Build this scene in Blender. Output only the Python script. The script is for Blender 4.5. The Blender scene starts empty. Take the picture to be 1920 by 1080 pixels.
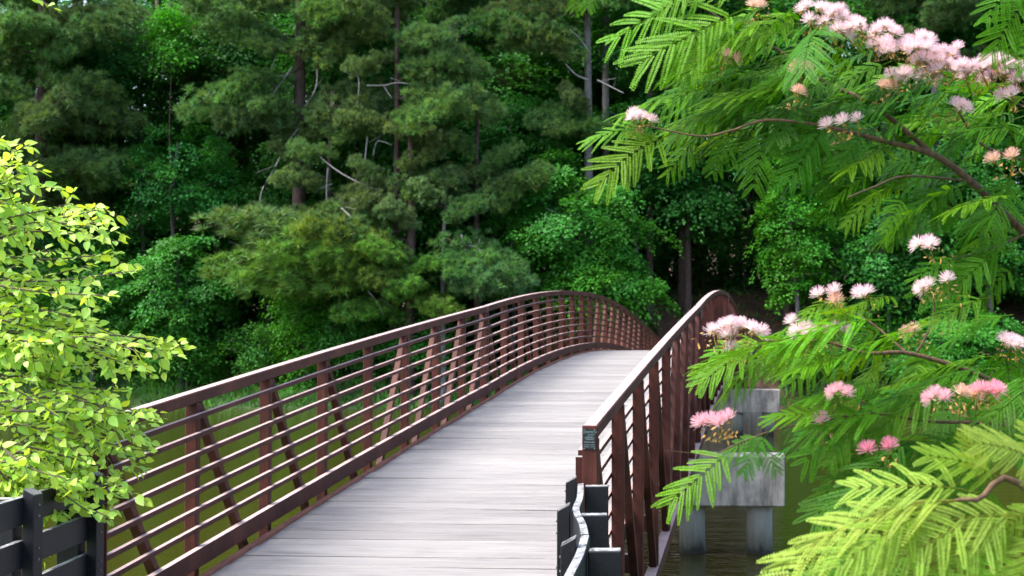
import bpy, math, random
import numpy as np
from mathutils import Vector, Matrix

# ------------------------------------------------------------------ camera, sky, sun, exposure
S = bpy.context.scene
COL = S.collection
R = math.radians
YAW, PITCH, FPX, SHX = 0.0796, 0.0319, 2668.2, 281.3       # measured from the photograph (1920 px wide)
cam = bpy.data.cameras.new('camera')
cam.sensor_width = 36.0
cam.lens = FPX / 1920 * 36
cam.shift_x = -SHX / 1920
cam.clip_start = 0.1
cam.clip_end = 3000
cam.dof.use_dof = True
cam.dof.focus_distance = 6.5
cam.dof.aperture_fstop = 7.1
camo = bpy.data.objects.new('camera', cam)
camo.rotation_euler = (math.pi / 2 + PITCH, 0, YAW)
COL.objects.link(camo)
S.camera = camo

SUN_EL, SUN_AZ = R(58), R(-110)      # azimuth measured from +Y towards +X
w = bpy.data.worlds.new('World')
S.world = w
w.use_nodes = True
nt = w.node_tree
bg = nt.nodes['Background']
sky = nt.nodes.new('ShaderNodeTexSky')
sky.sky_type = 'NISHITA'
sky.sun_disc = False
sky.sun_elevation = SUN_EL
sky.sun_rotation = SUN_AZ
sky.dust_density = 4.0
sky.air_density = 1.0
nt.links.new(sky.outputs[0], bg.inputs[0])
bg.inputs[1].default_value = 0.15
sl = bpy.data.lights.new('sun', 'SUN')
sl.energy = 1.5
sl.angle = R(28)
sl.color = (1.0, 0.96, 0.88)
so = bpy.data.objects.new('sun', sl)
sd = Vector((math.sin(SUN_AZ) * math.cos(SUN_EL), math.cos(SUN_AZ) * math.cos(SUN_EL), math.sin(SUN_EL)))
so.rotation_euler = (-sd).to_track_quat('-Z', 'Y').to_euler()
so.location = sd * 60
COL.objects.link(so)
S.view_settings.view_transform = 'Standard'
S.view_settings.look = 'None'
S.view_settings.exposure = 2.0
S.view_settings.gamma = 1.0
S.cycles.max_bounces = 6
S.cycles.diffuse_bounces = 3
S.cycles.glossy_bounces = 3
S.cycles.transmission_bounces = 3

rng = np.random.default_rng(7)
random.seed(7)

# ------------------------------------------------------------------ helpers
def ray(px, py):
    a = (px - 960 - SHX) / FPX
    b = -(py - 540) / FPX
    c, s = math.cos(PITCH), math.sin(PITCH)
    dy, z = c - b * s, s + b * c
    c, s = math.cos(YAW), math.sin(YAW)
    return Vector((a * c - dy * s, a * s + dy * c, z))

def P(px, py, Y):
    """point seen at a photo pixel, at distance Y along the bridge axis"""
    r = ray(px, py)
    return r * (Y / r.y)

ORIGIN = {}
def empty(name, loc=(0, 0, 0)):
    o = bpy.data.objects.new(name, None)
    o.location = loc
    o.empty_display_size = 0.2
    COL.objects.link(o)
    ORIGIN[o] = Vector(loc)
    return o

def tag(o, label=None, cat=None, group=None, kind=None):
    if label: o['label'] = label
    if cat: o['category'] = cat
    if group: o['group'] = group
    if kind: o['kind'] = kind
    return o

def obj(name, me, mat=None, parent=None, M=None):
    """link a mesh; M is its WORLD matrix (identity: the mesh is in world coordinates)"""
    o = bpy.data.objects.new(name, me)
    if mat is not None and len(me.materials) == 0:
        me.materials.append(mat)
    M = M if M is not None else Matrix.Identity(4)
    ORIGIN[o] = M.translation.copy()
    if parent is not None:
        o.parent = parent
        o.matrix_basis = Matrix.Translation(-ORIGIN[parent]) @ M
    else:
        o.matrix_basis = M
    COL.objects.link(o)
    return o

def np_mesh(name, V, F, tint=None, smooth=False):
    V = np.ascontiguousarray(V, dtype=np.float32)
    F = np.ascontiguousarray(F, dtype=np.int32)
    me = bpy.data.meshes.new(name)
    me.vertices.add(len(V))
    me.vertices.foreach_set('co', V.ravel())
    me.loops.add(F.size)
    me.loops.foreach_set('vertex_index', F.ravel())
    me.polygons.add(len(F))
    me.polygons.foreach_set('loop_start', np.arange(len(F), dtype=np.int32) * F.shape[1])
    if smooth:
        me.polygons.foreach_set('use_smooth', np.ones(len(F), dtype=bool))
    if tint is not None:
        ca = me.color_attributes.new('tint', 'FLOAT_COLOR', 'POINT')
        c = np.ones((len(V), 4), dtype=np.float32)
        c[:, :3] = tint
        ca.data.foreach_set('color', c.ravel())
    me.update()
    me.validate()
    return me

class MB:
    """collects simple solids in world coordinates and makes one mesh"""
    def __init__(self): self.v, self.f = [], []
    def box(self, x0, x1, y0, y1, z0, z1):
        n = len(self.v)
        self.v += [(x, y, z) for z in (z0, z1) for y in (y0, y1) for x in (x0, x1)]
        self.f += [[n + i for i in q] for q in ((0, 2, 3, 1), (4, 5, 7, 6), (0, 1, 5, 4), (2, 6, 7, 3), (0, 4, 6, 2), (1, 3, 7, 5))]
        return self
    def beam(self, a, b, wx, wy, up=None):
        a, b = Vector(a), Vector(b)
        d = (b - a).normalized()
        u = Vector(up) if up else (Vector((1, 0, 0)) if abs(d.x) < .9 else Vector((0, 1, 0)))
        s = (u - d * u.dot(d)).normalized()
        t = d.cross(s)
        n = len(self.v)
        for e in (a, b):
            for i, j in ((-1, -1), (1, -1), (1, 1), (-1, 1)):
                self.v.append(tuple(e + s * (i * wx / 2) + t * (j * wy / 2)))
        self.f += [[n + i for i in q] for q in ((3, 2, 1, 0), (4, 5, 6, 7), (0, 1, 5, 4), (1, 2, 6, 5), (2, 3, 7, 6), (3, 0, 4, 7))]
        return self
    def sweep(self, pts, prof):
        """prof: list of (dx, dz) corners, swept along pts (x, y, z)"""
        n, k = len(self.v), len(prof)
        for p in pts:
            for dx, dz in prof: self.v.append((p[0] + dx, p[1], p[2] + dz))
        for i in range(len(pts) - 1):
            for j in range(k):
                j2 = (j + 1) % k
                self.f.append([n + i * k + j, n + i * k + j2, n + (i + 1) * k + j2, n + (i + 1) * k + j])
        self.f.append([n + j for j in range(k)][::-1])
        self.f.append([n + (len(pts) - 1) * k + j for j in range(k)])
        return self
    def tube(self, pts, rad, sides=7):
        n = len(self.v)
        pts = [Vector(p) for p in pts]
        for i, p in enumerate(pts):
            d = (pts[min(i + 1, len(pts) - 1)] - pts[max(i - 1, 0)]).normalized()
            u = Vector((0, 0, 1)) if abs(d.z) < .9 else Vector((1, 0, 0))
            s = d.cross(u).normalized(); t = d.cross(s)
            r = rad[i] if isinstance(rad, (list, tuple)) else rad
            for k in range(sides):
                a = 2 * math.pi * k / sides
                self.v.append(tuple(p + (s * math.cos(a) + t * math.sin(a)) * r))
        for i in range(len(pts) - 1):
            for k in range(sides):
                k2 = (k + 1) % sides
                self.f.append([n + i * sides + k, n + i * sides + k2, n + (i + 1) * sides + k2, n + (i + 1) * sides + k])
        self.f.append([n + k for k in range(sides)])
        self.f.append([n + (len(pts) - 1) * sides + k for k in range(sides)][::-1])
        return self
    def mesh(self, name='mesh', smooth=False, bevel=0):
        me = bpy.data.meshes.new(name)
        me.from_pydata(self.v, [], self.f)
        me.update()
        import bmesh
        bm = bmesh.new(); bm.from_mesh(me)
        bmesh.ops.recalc_face_normals(bm, faces=bm.faces)
        if bevel:
            bmesh.ops.bevel(bm, geom=[e for e in bm.edges if e.calc_face_angle(0) > .6], offset=bevel, segments=1, affect='EDGES')
        bm.to_mesh(me); bm.free()
        if smooth:
            for p_ in me.polygons: p_.use_smooth = True
        return me

def frame(d, n, origin, s=1.0, sy=None, sz=None):
    """world matrix with local X along d and local Z near n"""
    x = Vector(d).normalized()
    z = Vector(n); z = (z - x * z.dot(x))
    if z.length < 1e-4: z = x.orthogonal()
    z.normalize(); y = z.cross(x)
    M = Matrix((x, y, z)).transposed().to_4x4()
    M = M @ Matrix.Diagonal((s, sy or s, sz or s, 1))
    M.translation = origin
    return M

# ------------------------------------------------------------------ materials
def mat(name):
    m = bpy.data.materials.new(name); m.use_nodes = True
    t = m.node_tree
    return m, t, t.nodes['Principled BSDF'], t.nodes['Material Output']
def N(t, kind, **kw):
    n = t.nodes.new(kind)
    for k, v in kw.items():
        if k in n.inputs: n.inputs[k].default_value = v
        else: setattr(n, k, v)
    return n
def ramp(t, src, stops):
    r = t.nodes.new('ShaderNodeValToRGB')
    e = r.color_ramp.elements
    while len(e) < len(stops): e.new(0.5)
    for i, (p_, c) in enumerate(stops):
        e[i].position = p_; e[i].color = tuple(c) + (1,) if len(c) == 3 else c
    t.links.new(src, r.inputs[0])
    return r
def mixc(t, fac, a, b, mode='MIX'):
    m = t.nodes.new('ShaderNodeMix'); m.data_type = 'RGBA'; m.blend_type = mode
    for sock, v in ((m.inputs[0], fac), (m.inputs[6], a), (m.inputs[7], b)):
        if hasattr(v, 'links'): t.links.new(v, sock)
        elif isinstance(v, (int, float)): sock.default_value = v
        else: sock.default_value = tuple(v) + (1,) if len(v) == 3 else v
    return m.outputs[2]
def coords(t, scale=(1, 1, 1), kind='Object'):
    tc = t.nodes.new('ShaderNodeTexCoord'); mp = t.nodes.new('ShaderNodeMapping')
    mp.inputs['Scale'].default_value = scale
    t.links.new(tc.outputs[kind], mp.inputs[0])
    return mp.outputs[0]
def worldpos(t, scale=(1, 1, 1)):
    g = t.nodes.new('ShaderNodeNewGeometry'); mp = t.nodes.new('ShaderNodeMapping')
    mp.inputs['Scale'].default_value = scale
    t.links.new(g.outputs['Position'], mp.inputs[0])
    return mp.outputs[0]
def noise(t, vec, scale, detail=4, rough=.55):
    n = t.nodes.new('ShaderNodeTexNoise')
    n.inputs['Scale'].default_value = scale; n.inputs['Detail'].default_value = detail; n.inputs['Roughness'].default_value = rough
    t.links.new(vec, n.inputs['Vector'])
    return n.outputs['Fac']
def bump(t, bs, h, strength=.3, dist=.01):
    b = t.nodes.new('ShaderNodeBump'); b.inputs['Strength'].default_value = strength; b.inputs['Distance'].default_value = dist
    t.links.new(h, b.inputs['Height']); t.links.new(b.outputs[0], bs.inputs['Normal'])

def leaf_mat(name, base, trans=.4, rough=.45, spec=.35, tcol=None, noise_amt=0):
    m, t, bs, out = mat(name)
    at = N(t, 'ShaderNodeAttribute', attribute_name='tint')
    oi = t.nodes.new('ShaderNodeObjectInfo')
    c = mixc(t, 1.0, base, at.outputs['Color'], 'MULTIPLY')
    c = mixc(t, 1.0, c, oi.outputs['Color'], 'MULTIPLY')
    t.links.new(c, bs.inputs['Base Color'])
    bs.inputs['Roughness'].default_value = rough
    bs.inputs['Specular IOR Level'].default_value = spec
    tr = t.nodes.new('ShaderNodeBsdfTranslucent')
    tc = mixc(t, 1.0, c, tcol or (1.25, 1.15, .5), 'MULTIPLY')
    t.links.new(tc, tr.inputs['Color'])
    mx = t.nodes.new('ShaderNodeMixShader'); mx.inputs[0].default_value = trans
    t.links.new(bs.outputs[0], mx.inputs[1]); t.links.new(tr.outputs[0], mx.inputs[2])
    t.links.new(mx.outputs[0], out.inputs['Surface'])
    return m

MATS = {}
def build_materials():
    # weathering steel of the bridge
    m, t, bs, _ = mat('weathering_steel')
    g = worldpos(t)
    n1 = noise(t, g, 2.2, 5); n2 = noise(t, worldpos(t, (40, 40, 3)), 1.0, 4, .7); n3 = noise(t, g, 60, 3)
    c = ramp(t, n1, [(.28, (.030, .0068, .0048)), (.5, (.058, .0150, .0100)), (.72, (.098, .030, .020))]).outputs[0]
    st = ramp(t, n2, [(.40, (1.1, 1.1, 1.1)), (.72, (.55, .45, .42))]).outputs[0]
    c = mixc(t, .8, c, st, 'MULTIPLY')
    sp = ramp(t, n3, [(.62, (0, 0, 0)), (.75, (1, 1, 1))]).outputs[0]
    c = mixc(t, mixc(t, .35, (0, 0, 0), sp), c, (.17, .06, .03))
    geo = t.nodes.new('ShaderNodeNewGeometry'); sx = t.nodes.new('ShaderNodeSeparateXYZ'); t.links.new(geo.outputs['True Normal'], sx.inputs[0])
    up = ramp(t, sx.outputs['Z'], [(.75, (0, 0, 0)), (.95, (1, 1, 1))]).outputs[0]
    pale_top = ramp(t, n2, [(.35, (.34, .235, .22)), (.65, (.48, .375, .36))]).outputs[0]
    c = mixc(t, mixc(t, .85, (0, 0, 0), up), c, pale_top)  # up-facing steel is mixed towards a paler pink
    t.links.new(c, bs.inputs['Base Color'])
    bs.inputs['Roughness'].default_value = .58
    bs.inputs['Specular IOR Level'].default_value = .22
    bump(t, bs, n3, .12, .002)
    MATS['steel'] = m
    # rustier steel (toe angle)
    m, t, bs, _ = mat('rust_angle')
    n1 = noise(t, worldpos(t), 9, 5)
    t.links.new(ramp(t, n1, [(.3, (.14, .045, .022)), (.7, (.25, .095, .055))]).outputs[0], bs.inputs['Base Color'])
    bs.inputs['Roughness'].default_value = .8
    MATS['rust'] = m
    m, t, bs, _ = mat('galvanised_plate')
    n1 = noise(t, worldpos(t), 20, 4)
    t.links.new(ramp(t, n1, [(.3, (.10, .09, .09)), (.7, (.2, .18, .17))]).outputs[0], bs.inputs['Base Color'])
    bs.inputs['Roughness'].default_value = .5; bs.inputs['Metallic'].default_value = .4
    MATS['plate'] = m
    # weathered deck planks
    m, t, bs, _ = mat('weathered_plank')
    oi = t.nodes.new('ShaderNodeObjectInfo')
    add = t.nodes.new('ShaderNodeVectorMath'); add.operation = 'ADD'
    t.links.new(coords(t, (1.6, 36, 36)), add.inputs[0])
    mul = t.nodes.new('ShaderNodeVectorMath'); mul.operation = 'SCALE'; mul.inputs[3].default_value = 60
    t.links.new(oi.outputs['Random'], mul.inputs[0]); t.links.new(mul.outputs[0], add.inputs[1])
    grain = noise(t, add.outputs[0], 1.0, 6, .65)
    add2 = t.nodes.new('ShaderNodeVectorMath'); add2.operation = 'ADD'
    t.links.new(coords(t, (.8, 5, 5)), add2.inputs[0]); t.links.new(mul.outputs[0], add2.inputs[1])
    broad = noise(t, add2.outputs[0], 1.3, 3)
    c = ramp(t, grain, [(.30, (.085, .080, .075)), (.42, (.190, .181, .174)), (.56, (.232, .222, .214)), (.78, (.285, .273, .262))]).outputs[0]
    c = mixc(t, .75, c, ramp(t, broad, [(.3, (.84, .83, .83)), (.7, (1.04, 1.03, 1.02))]).outputs[0], 'MULTIPLY')
    c = mixc(t, 1.0, c, ramp(t, oi.outputs['Random'], [(0, (.78, .77, .77)), (.3, (.92, .91, .91)), (.7, (1, 1, 1)), (1, (1.09, 1.08, 1.07))]).outputs[0], 'MULTIPLY')
    t.links.new(c, bs.inputs['Base Color'])
    bs.inputs['Roughness'].default_value = .62
    bump(t, bs, grain, .5, .006)
    MATS['plank'] = m
    # black fence paint, chalky and peeling on the top edges
    m, t, bs, _ = mat('black_fence_paint')
    g = worldpos(t, (14, 5, 14))
    n1 = noise(t, g, 1.5, 6, .7); n2 = noise(t, worldpos(t), 60, 4, .7)
    geo = t.nodes.new('ShaderNodeNewGeometry')
    sx = t.nodes.new('ShaderNodeSeparateXYZ'); t.links.new(geo.outputs['True Normal'], sx.inputs[0])
    upm = ramp(t, sx.outputs['Z'], [(.80, (0, 0, 0)), (.95, (1, 1, 1))]).outputs[0]
    peel = ramp(t, n1, [(.34, (0, 0, 0)), (.52, (1, 1, 1))]).outputs[0]
    fac = mixc(t, 1.0, upm, peel, 'MULTIPLY')
    c = ramp(t, n2, [(.3, (.004, .0045, .006)), (.8, (.012, .013, .017))]).outputs[0]
    c2 = ramp(t, n2, [(.35, (.10, .11, .13)), (.6, (.40, .40, .39))]).outputs[0]
    c = mixc(t, mixc(t, .9, (0, 0, 0), fac), c, c2)
    t.links.new(c, bs.inputs['Base Color'])
    bs.inputs['Roughness'].default_value = .55
    bs.inputs['Specular IOR Level'].default_value = .5
    bump(t, bs, n1, .4, .004)
    bs.inputs['Specular IOR Level'].default_value = .3
    MATS['fence'] = m
    # concrete
    m, t, bs, _ = mat('stained_concrete')
    g = worldpos(t)
    n1 = noise(t, worldpos(t, (5, 5, 1.0)), 1.3, 6, .65); n2 = noise(t, g, 9, 6, .7); n3 = noise(t, g, 80, 3)
    c = ramp(t, n2, [(.3, (.31, .285, .250)), (.7, (.45, .42, .37))]).outputs[0]
    c = mixc(t, .9, c, ramp(t, n1, [(.38, (.33, .33, .35)), (.56, (.85, .85, .86)), (.7, (1.1, 1.1, 1.08))]).outputs[0], 'MULTIPLY')
    t.links.new(c, bs.inputs['Base Color'])
    bs.inputs['Roughness'].default_value = .85
    bump(t, bs, n3, .25, .004)
    MATS['concrete'] = m
    # piles: algae stain at the water line (a stain of its own height)
    m, t, bs, _ = mat('pile_concrete')
    g = t.nodes.new('ShaderNodeNewGeometry'); sx = t.nodes.new('ShaderNodeSeparateXYZ'); t.links.new(g.outputs['Position'], sx.inputs[0])
    mr = N(t, 'ShaderNodeMapRange'); mr.inputs[1].default_value = -3.16; mr.inputs[2].default_value = -2.5
    t.links.new(sx.outputs['Z'], mr.inputs[0])
    n1 = noise(t, worldpos(t, (9, 9, 1.6)), 1.5, 6, .65)
    ad = N(t, 'ShaderNodeMath', operation='ADD'); t.links.new(mr.outputs[0], ad.inputs[0])
    sb = N(t, 'ShaderNodeMath', operation='MULTIPLY_ADD'); sb.inputs[1].default_value = .7; sb.inputs[2].default_value = -.35
    t.links.new(n1, sb.inputs[0]); t.links.new(sb.outputs[0], ad.inputs[1])
    c = ramp(t, ad.outputs[0], [(.06, (.012, .013, .010)), (.2, (.075, .080, .060)), (.55, (.19, .19, .165)), (1, (.29, .285, .26))]).outputs[0]
    t.links.new(c, bs.inputs['Base Color'])
    bs.inputs['Roughness'].default_value = .8
    MATS['pile'] = m
    # water
    m, t, bs, _ = mat('lake_water')
    bs.inputs['Base Color'].default_value = (.032, .031, .004, 1)
    bs.inputs['Roughness'].default_value = .05
    bs.inputs['IOR'].default_value = 1.33
    n1 = noise(t, worldpos(t, (.9, 2.6, 1)), 1.1, 3, .5); n2 = noise(t, worldpos(t, (1, 2.2, 1)), 5.5, 3, .5)
    h = mixc(t, .3, n1, n2)
    bump(t, bs, h, .32, .09)
    MATS['water'] = m
    # ground: leaf litter in the wood, grass by the shores
    m, t, bs, _ = mat('bank_ground')
    g = worldpos(t)
    n1 = noise(t, g, 1.4, 8, .7); n2 = noise(t, g, .22, 3)
    lit = ramp(t, n1, [(.3, (.030, .018, .012)), (.55, (.085, .045, .026)), (.8, (.16, .085, .05))]).outputs[0]
    gr = ramp(t, n1, [(.3, (.016, .040, .010)), (.7, (.05, .12, .02))]).outputs[0]
    geo = t.nodes.new('ShaderNodeNewGeometry'); sx = t.nodes.new('ShaderNodeSeparateXYZ'); t.links.new(geo.outputs['Position'], sx.inputs[0])
    near = ramp(t, N(t, 'ShaderNodeMapRange').outputs[0], [(0, (0, 0, 0)), (1, (1, 1, 1))])
    mr = near.inputs[0].links[0].from_node; mr.inputs[1].default_value = 60; mr.inputs[2].default_value = 66
    t.links.new(sx.outputs['Y'], mr.inputs[0])
    mr2 = N(t, 'ShaderNodeMapRange'); mr2.inputs[1].default_value = -14; mr2.inputs[2].default_value = -9
    t.links.new(sx.outputs['X'], mr2.inputs[0])
    mx = N(t, 'ShaderNodeMath', operation='MAXIMUM'); t.links.new(near.outputs[0], mx.inputs[0])
    mfar = N(t, 'ShaderNodeMath', operation='GREATER_THAN'); mfar.inputs[1].default_value = 40; t.links.new(sx.outputs['Y'], mfar.inputs[0])
    mm = N(t, 'ShaderNodeMath', operation='MULTIPLY'); t.links.new(mfar.outputs[0], mm.inputs[0]); t.links.new(mr2.outputs[0], mm.inputs[1])
    t.links.new(mm.outputs[0], mx.inputs[1])
    c = mixc(t, mx.outputs[0], gr, lit)
    t.links.new(c, bs.inputs['Base Color']); bs.inputs['Roughness'].default_value = .95
    bump(t, bs, n1, .8, .08)
    MATS['ground'] = m
    m, t, bs, _ = mat('gravel_path')
    n1 = noise(t, worldpos(t), 30, 5, .7)
    t.links.new(ramp(t, n1, [(.3, (.10, .09, .08)), (.7, (.22, .2, .18))]).outputs[0], bs.inputs['Base Color'])
    bs.inputs['Roughness'].default_value = .9; bump(t, bs, n1, .5, .02)
    MATS['path'] = m
    # bark
    for nm, a, b in (('pine_bark', (.030, .020, .017), (.105, .066, .055)), ('grey_bark', (.06, .055, .055), (.20, .185, .18)), ('dead_wood', (.14, .135, .14), (.34, .33, .33)), ('mimosa_bark', (.045, .024, .014), (.15, .085, .045)), ('twig_bark', (.05, .038, .028), (.14, .11, .08))):
        m, t, bs, _ = mat(nm)
        n1 = noise(t, worldpos(t, (1, 1, .25)), 14 if nm != 'mimosa_bark' else 60, 6, .7)
        t.links.new(ramp(t, n1, [(.35, a), (.65, b)]).outputs[0], bs.inputs['Base Color'])
        bs.inputs['Roughness'].default_value = .9; bump(t, bs, n1, .8, .04 if nm != 'mimosa_bark' else .004)
        MATS[nm] = m
    MATS['broadleaf'] = leaf_mat('broadleaf_foliage', (.050, .205, .027), .40, .5, .25)
    MATS['needles'] = leaf_mat('pine_needles', (.108, .215, .064), .32, .5, .3)
    MATS['mimosa'] = leaf_mat('mimosa_leaflets', (.060, .200, .003), .45, .5, .18, (1.5, 1.2, .35))
    MATS['shrub'] = leaf_mat('shrub_leaf', (.39, .62, .085), .44, .42, .4, (1.25, 1.1, .40))
    MATS['grass'] = leaf_mat('bank_grass', (.075, .230, .030), .3, .6, .2)
    MATS['flower'] = leaf_mat('mimosa_stamen', (1, 1, 1), .45, .6, .1, (1, .9, .9))
    MATS['bud'] = leaf_mat('mimosa_bud', (.36, .23, .085), .25, .6, .2)
    m, t, bs, _ = mat('plaque_dark'); bs.inputs['Base Color'].default_value = (.012, .016, .018, 1); bs.inputs['Roughness'].default_value = .35; bs.inputs['Metallic'].default_value = .3
    MATS['plaque'] = m
    m, t, bs, _ = mat('plaque_letter'); bs.inputs['Base Color'].default_value = (.17, .24, .24, 1); bs.inputs['Roughness'].default_value = .4
    MATS['letter'] = m
build_materials()

# ------------------------------------------------------------------ bridge profile (z relative to the camera)
PAN, Y0 = 1.5, 8.675
XL, XR = -4.2227, -1.1737           # inner faces of the two trusses
def zc(n):
    """top of the top chord at panel point n"""
    n = n if n <= 16 else 32 - n
    if n >= 8: return .9262 - .0082 * (n - 16) ** 2
    return .9262 - 64 * .0082 - .1058 * (8 - n) - .0017 * (8 - n) ** 2
yp = lambda n: Y0 + n * PAN
WATER = -3.16
DECK = -1.33                          # deck top below the chord top

# ------------------------------------------------------------------ ground, water, path
def shore(x):
    return 60.0 + 1.0 * math.sin(x * .13 + 1) + .5 * math.sin(x * .41) - (2.2 if -9 < x < 3 else 0) * math.cos((x + 3) / 12 * math.pi) ** 2
def ground_z(x, y):
    if y < 35:
        # near bank
        s = (13.2 + .5 * math.sin(x * .3)) - y
        if s > 4.2: return -2.0 + min(.42, (s - 4.2) * .055)
        if s > 0: return -3.16 + 1.16 * (s / 4.2) ** .8
        return max(-5.0, -3.16 + s * .35)
    s = y - shore(x)
    if s < 0: return max(-5.0, -3.16 + s * .35)
    left = -3.16 + .95 * min(1, s / 2.5) ** .7 + min(max(0, s - 4), 20) * .17
    mid = -3.16 + 1.25 * min(1, s / 1.6) + max(0, s - 2.0) * .42
    if s > 11: mid = -3.16 + 1.25 + 9 * .42 + min(s - 11, 12) * .12
    k = min(1, max(0, (x + 13) / 6))
    z = left * (1 - k) + mid * k
    if s > 45: z = z + (s - 45) * .12
    return z + .12 * math.sin(x * .9 + y * .3) * min(1, s / 6)
xs = np.concatenate([np.linspace(-700, -90, 14), np.linspace(-80, 60, 141), np.linspace(70, 700, 14)])
ys = np.concatenate([np.linspace(-300, -20, 8), np.linspace(-15, 20, 50), np.linspace(22, 54, 12), np.linspace(55, 85, 61), np.linspace(88, 140, 16), np.linspace(160, 900, 14)])
V = np.array([(x, y, min(ground_z(x, y), 60)) for y in ys for x in xs])
nx = len(xs)
F = np.array([(j * nx + i, j * nx + i + 1, (j + 1) * nx + i + 1, (j + 1) * nx + i) for j in range(len(ys) - 1) for i in range(nx - 1)])
tag(obj('ground', np_mesh('ground', V, F, smooth=True), MATS['ground']), kind='structure')
wm = np_mesh('water', np.array([(-700, 8, WATER), (700, 8, WATER), (700, 66, WATER), (-700, 66, WATER)]), np.array([(0, 1, 2, 3)]))
tag(obj('water', wm, MATS['water']), kind='structure')
zdeck0 = zc(0) + DECK
pv = []; pf = []
path = [(-2.7 + .0 * y, y, ground_z(-2.7, y) + .06 + (.10 if y > 3 else .02)) for y in np.linspace(-14, 8.55, 24)]
tag(obj('path', MB().sweep(path, [(-1.5, 0), (1.5, 0), (1.5, -.12), (-1.5, -.12)]).mesh(), MATS['path']), kind='structure')
path = [(-2.7 - .02 * (y - 56.8) ** 2, y, ground_z(-2.7 - .02 * (y - 56.8) ** 2, y) + .10) for y in np.linspace(57.2, 70, 24)]
tag(obj('path', MB().sweep(path, [(-1.5, 0), (1.5, 0), (1.5, -.3), (-1.5, -.3)]).mesh(), MATS['ground']), kind='structure')

# ------------------------------------------------------------------ the footbridge
bridge = empty('footbridge', (-2.7, Y0, zc(0) - 2.1))
tag(bridge, 'long arched rust-brown steel truss footbridge with pale grey plank deck over the lake', 'bridge')
deck = empty('deck', (-2.7, Y0, zdeck0)); deck.parent = bridge; deck.location = Vector((-2.7, Y0, zdeck0)) - bridge.location
# planks share one mesh
PW = .292
pm = MB().box(XL + .115, XR - .115, -PW / 2 + .010, PW / 2 - .010, -.07, 0)
pm.v = [(x + 2.7, y, z) for x, y, z in pm.v]
plank_me = pm.mesh('plank', bevel=.006)
npl = int(32 * PAN / PW)
for i in range(npl):
    y = Y0 + .02 + (i + .5) * PW
    n = (y - Y0) / PAN
    sl_ = (zc(n + .05) - zc(n - .05)) / (.1 * PAN)
    M = Matrix.Translation((-2.7 + random.uniform(-.008, .008), y, zc(n) + DECK + random.uniform(-.004, .003))) @ Matrix.Rotation(math.atan(sl_), 4, 'X') @ Matrix.Rotation(random.uniform(-.004, .004), 4, 'Y') @ Matrix.Rotation(random.uniform(-.0012, .0012), 4, 'Z')
    obj('plank', plank_me, MATS['plank'], deck, M)
fine = [k * .25 for k in range(0, 129)]
def arc(x, dz, a=0, b=32): return [(x, yp(n), zc(n) + dz) for n in fine if a <= n <= b]
for side, xi in ((-1, XL), (1, XR)):
    # toe angle along the plank ends
    xa = xi - side * .105
    obj('toe_angle', MB().sweep(arc(xa, DECK + .012), [(-.025, .012), (.025, .012), (.025, -.02), (-.025, -.02)]).mesh(), MATS['rust'], deck)
for xs_ in (-3.6, -2.7, -1.8):
    obj('stringer', MB().sweep(arc(xs_, DECK - .075), [(-.04, 0), (.04, 0), (.04, -.1), (-.04, -.1)]).mesh(), MATS['steel'], deck)
for n in range(0, 33):
    z = zc(n) + DECK - .18
    obj('floor_beam', MB().box(XL - .02, XR + .02, yp(n) - .05, yp(n) + .05, z - .15, z).mesh(), MATS['steel'], deck)
W_, PWX, PWY = .092, .088, .072
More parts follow.
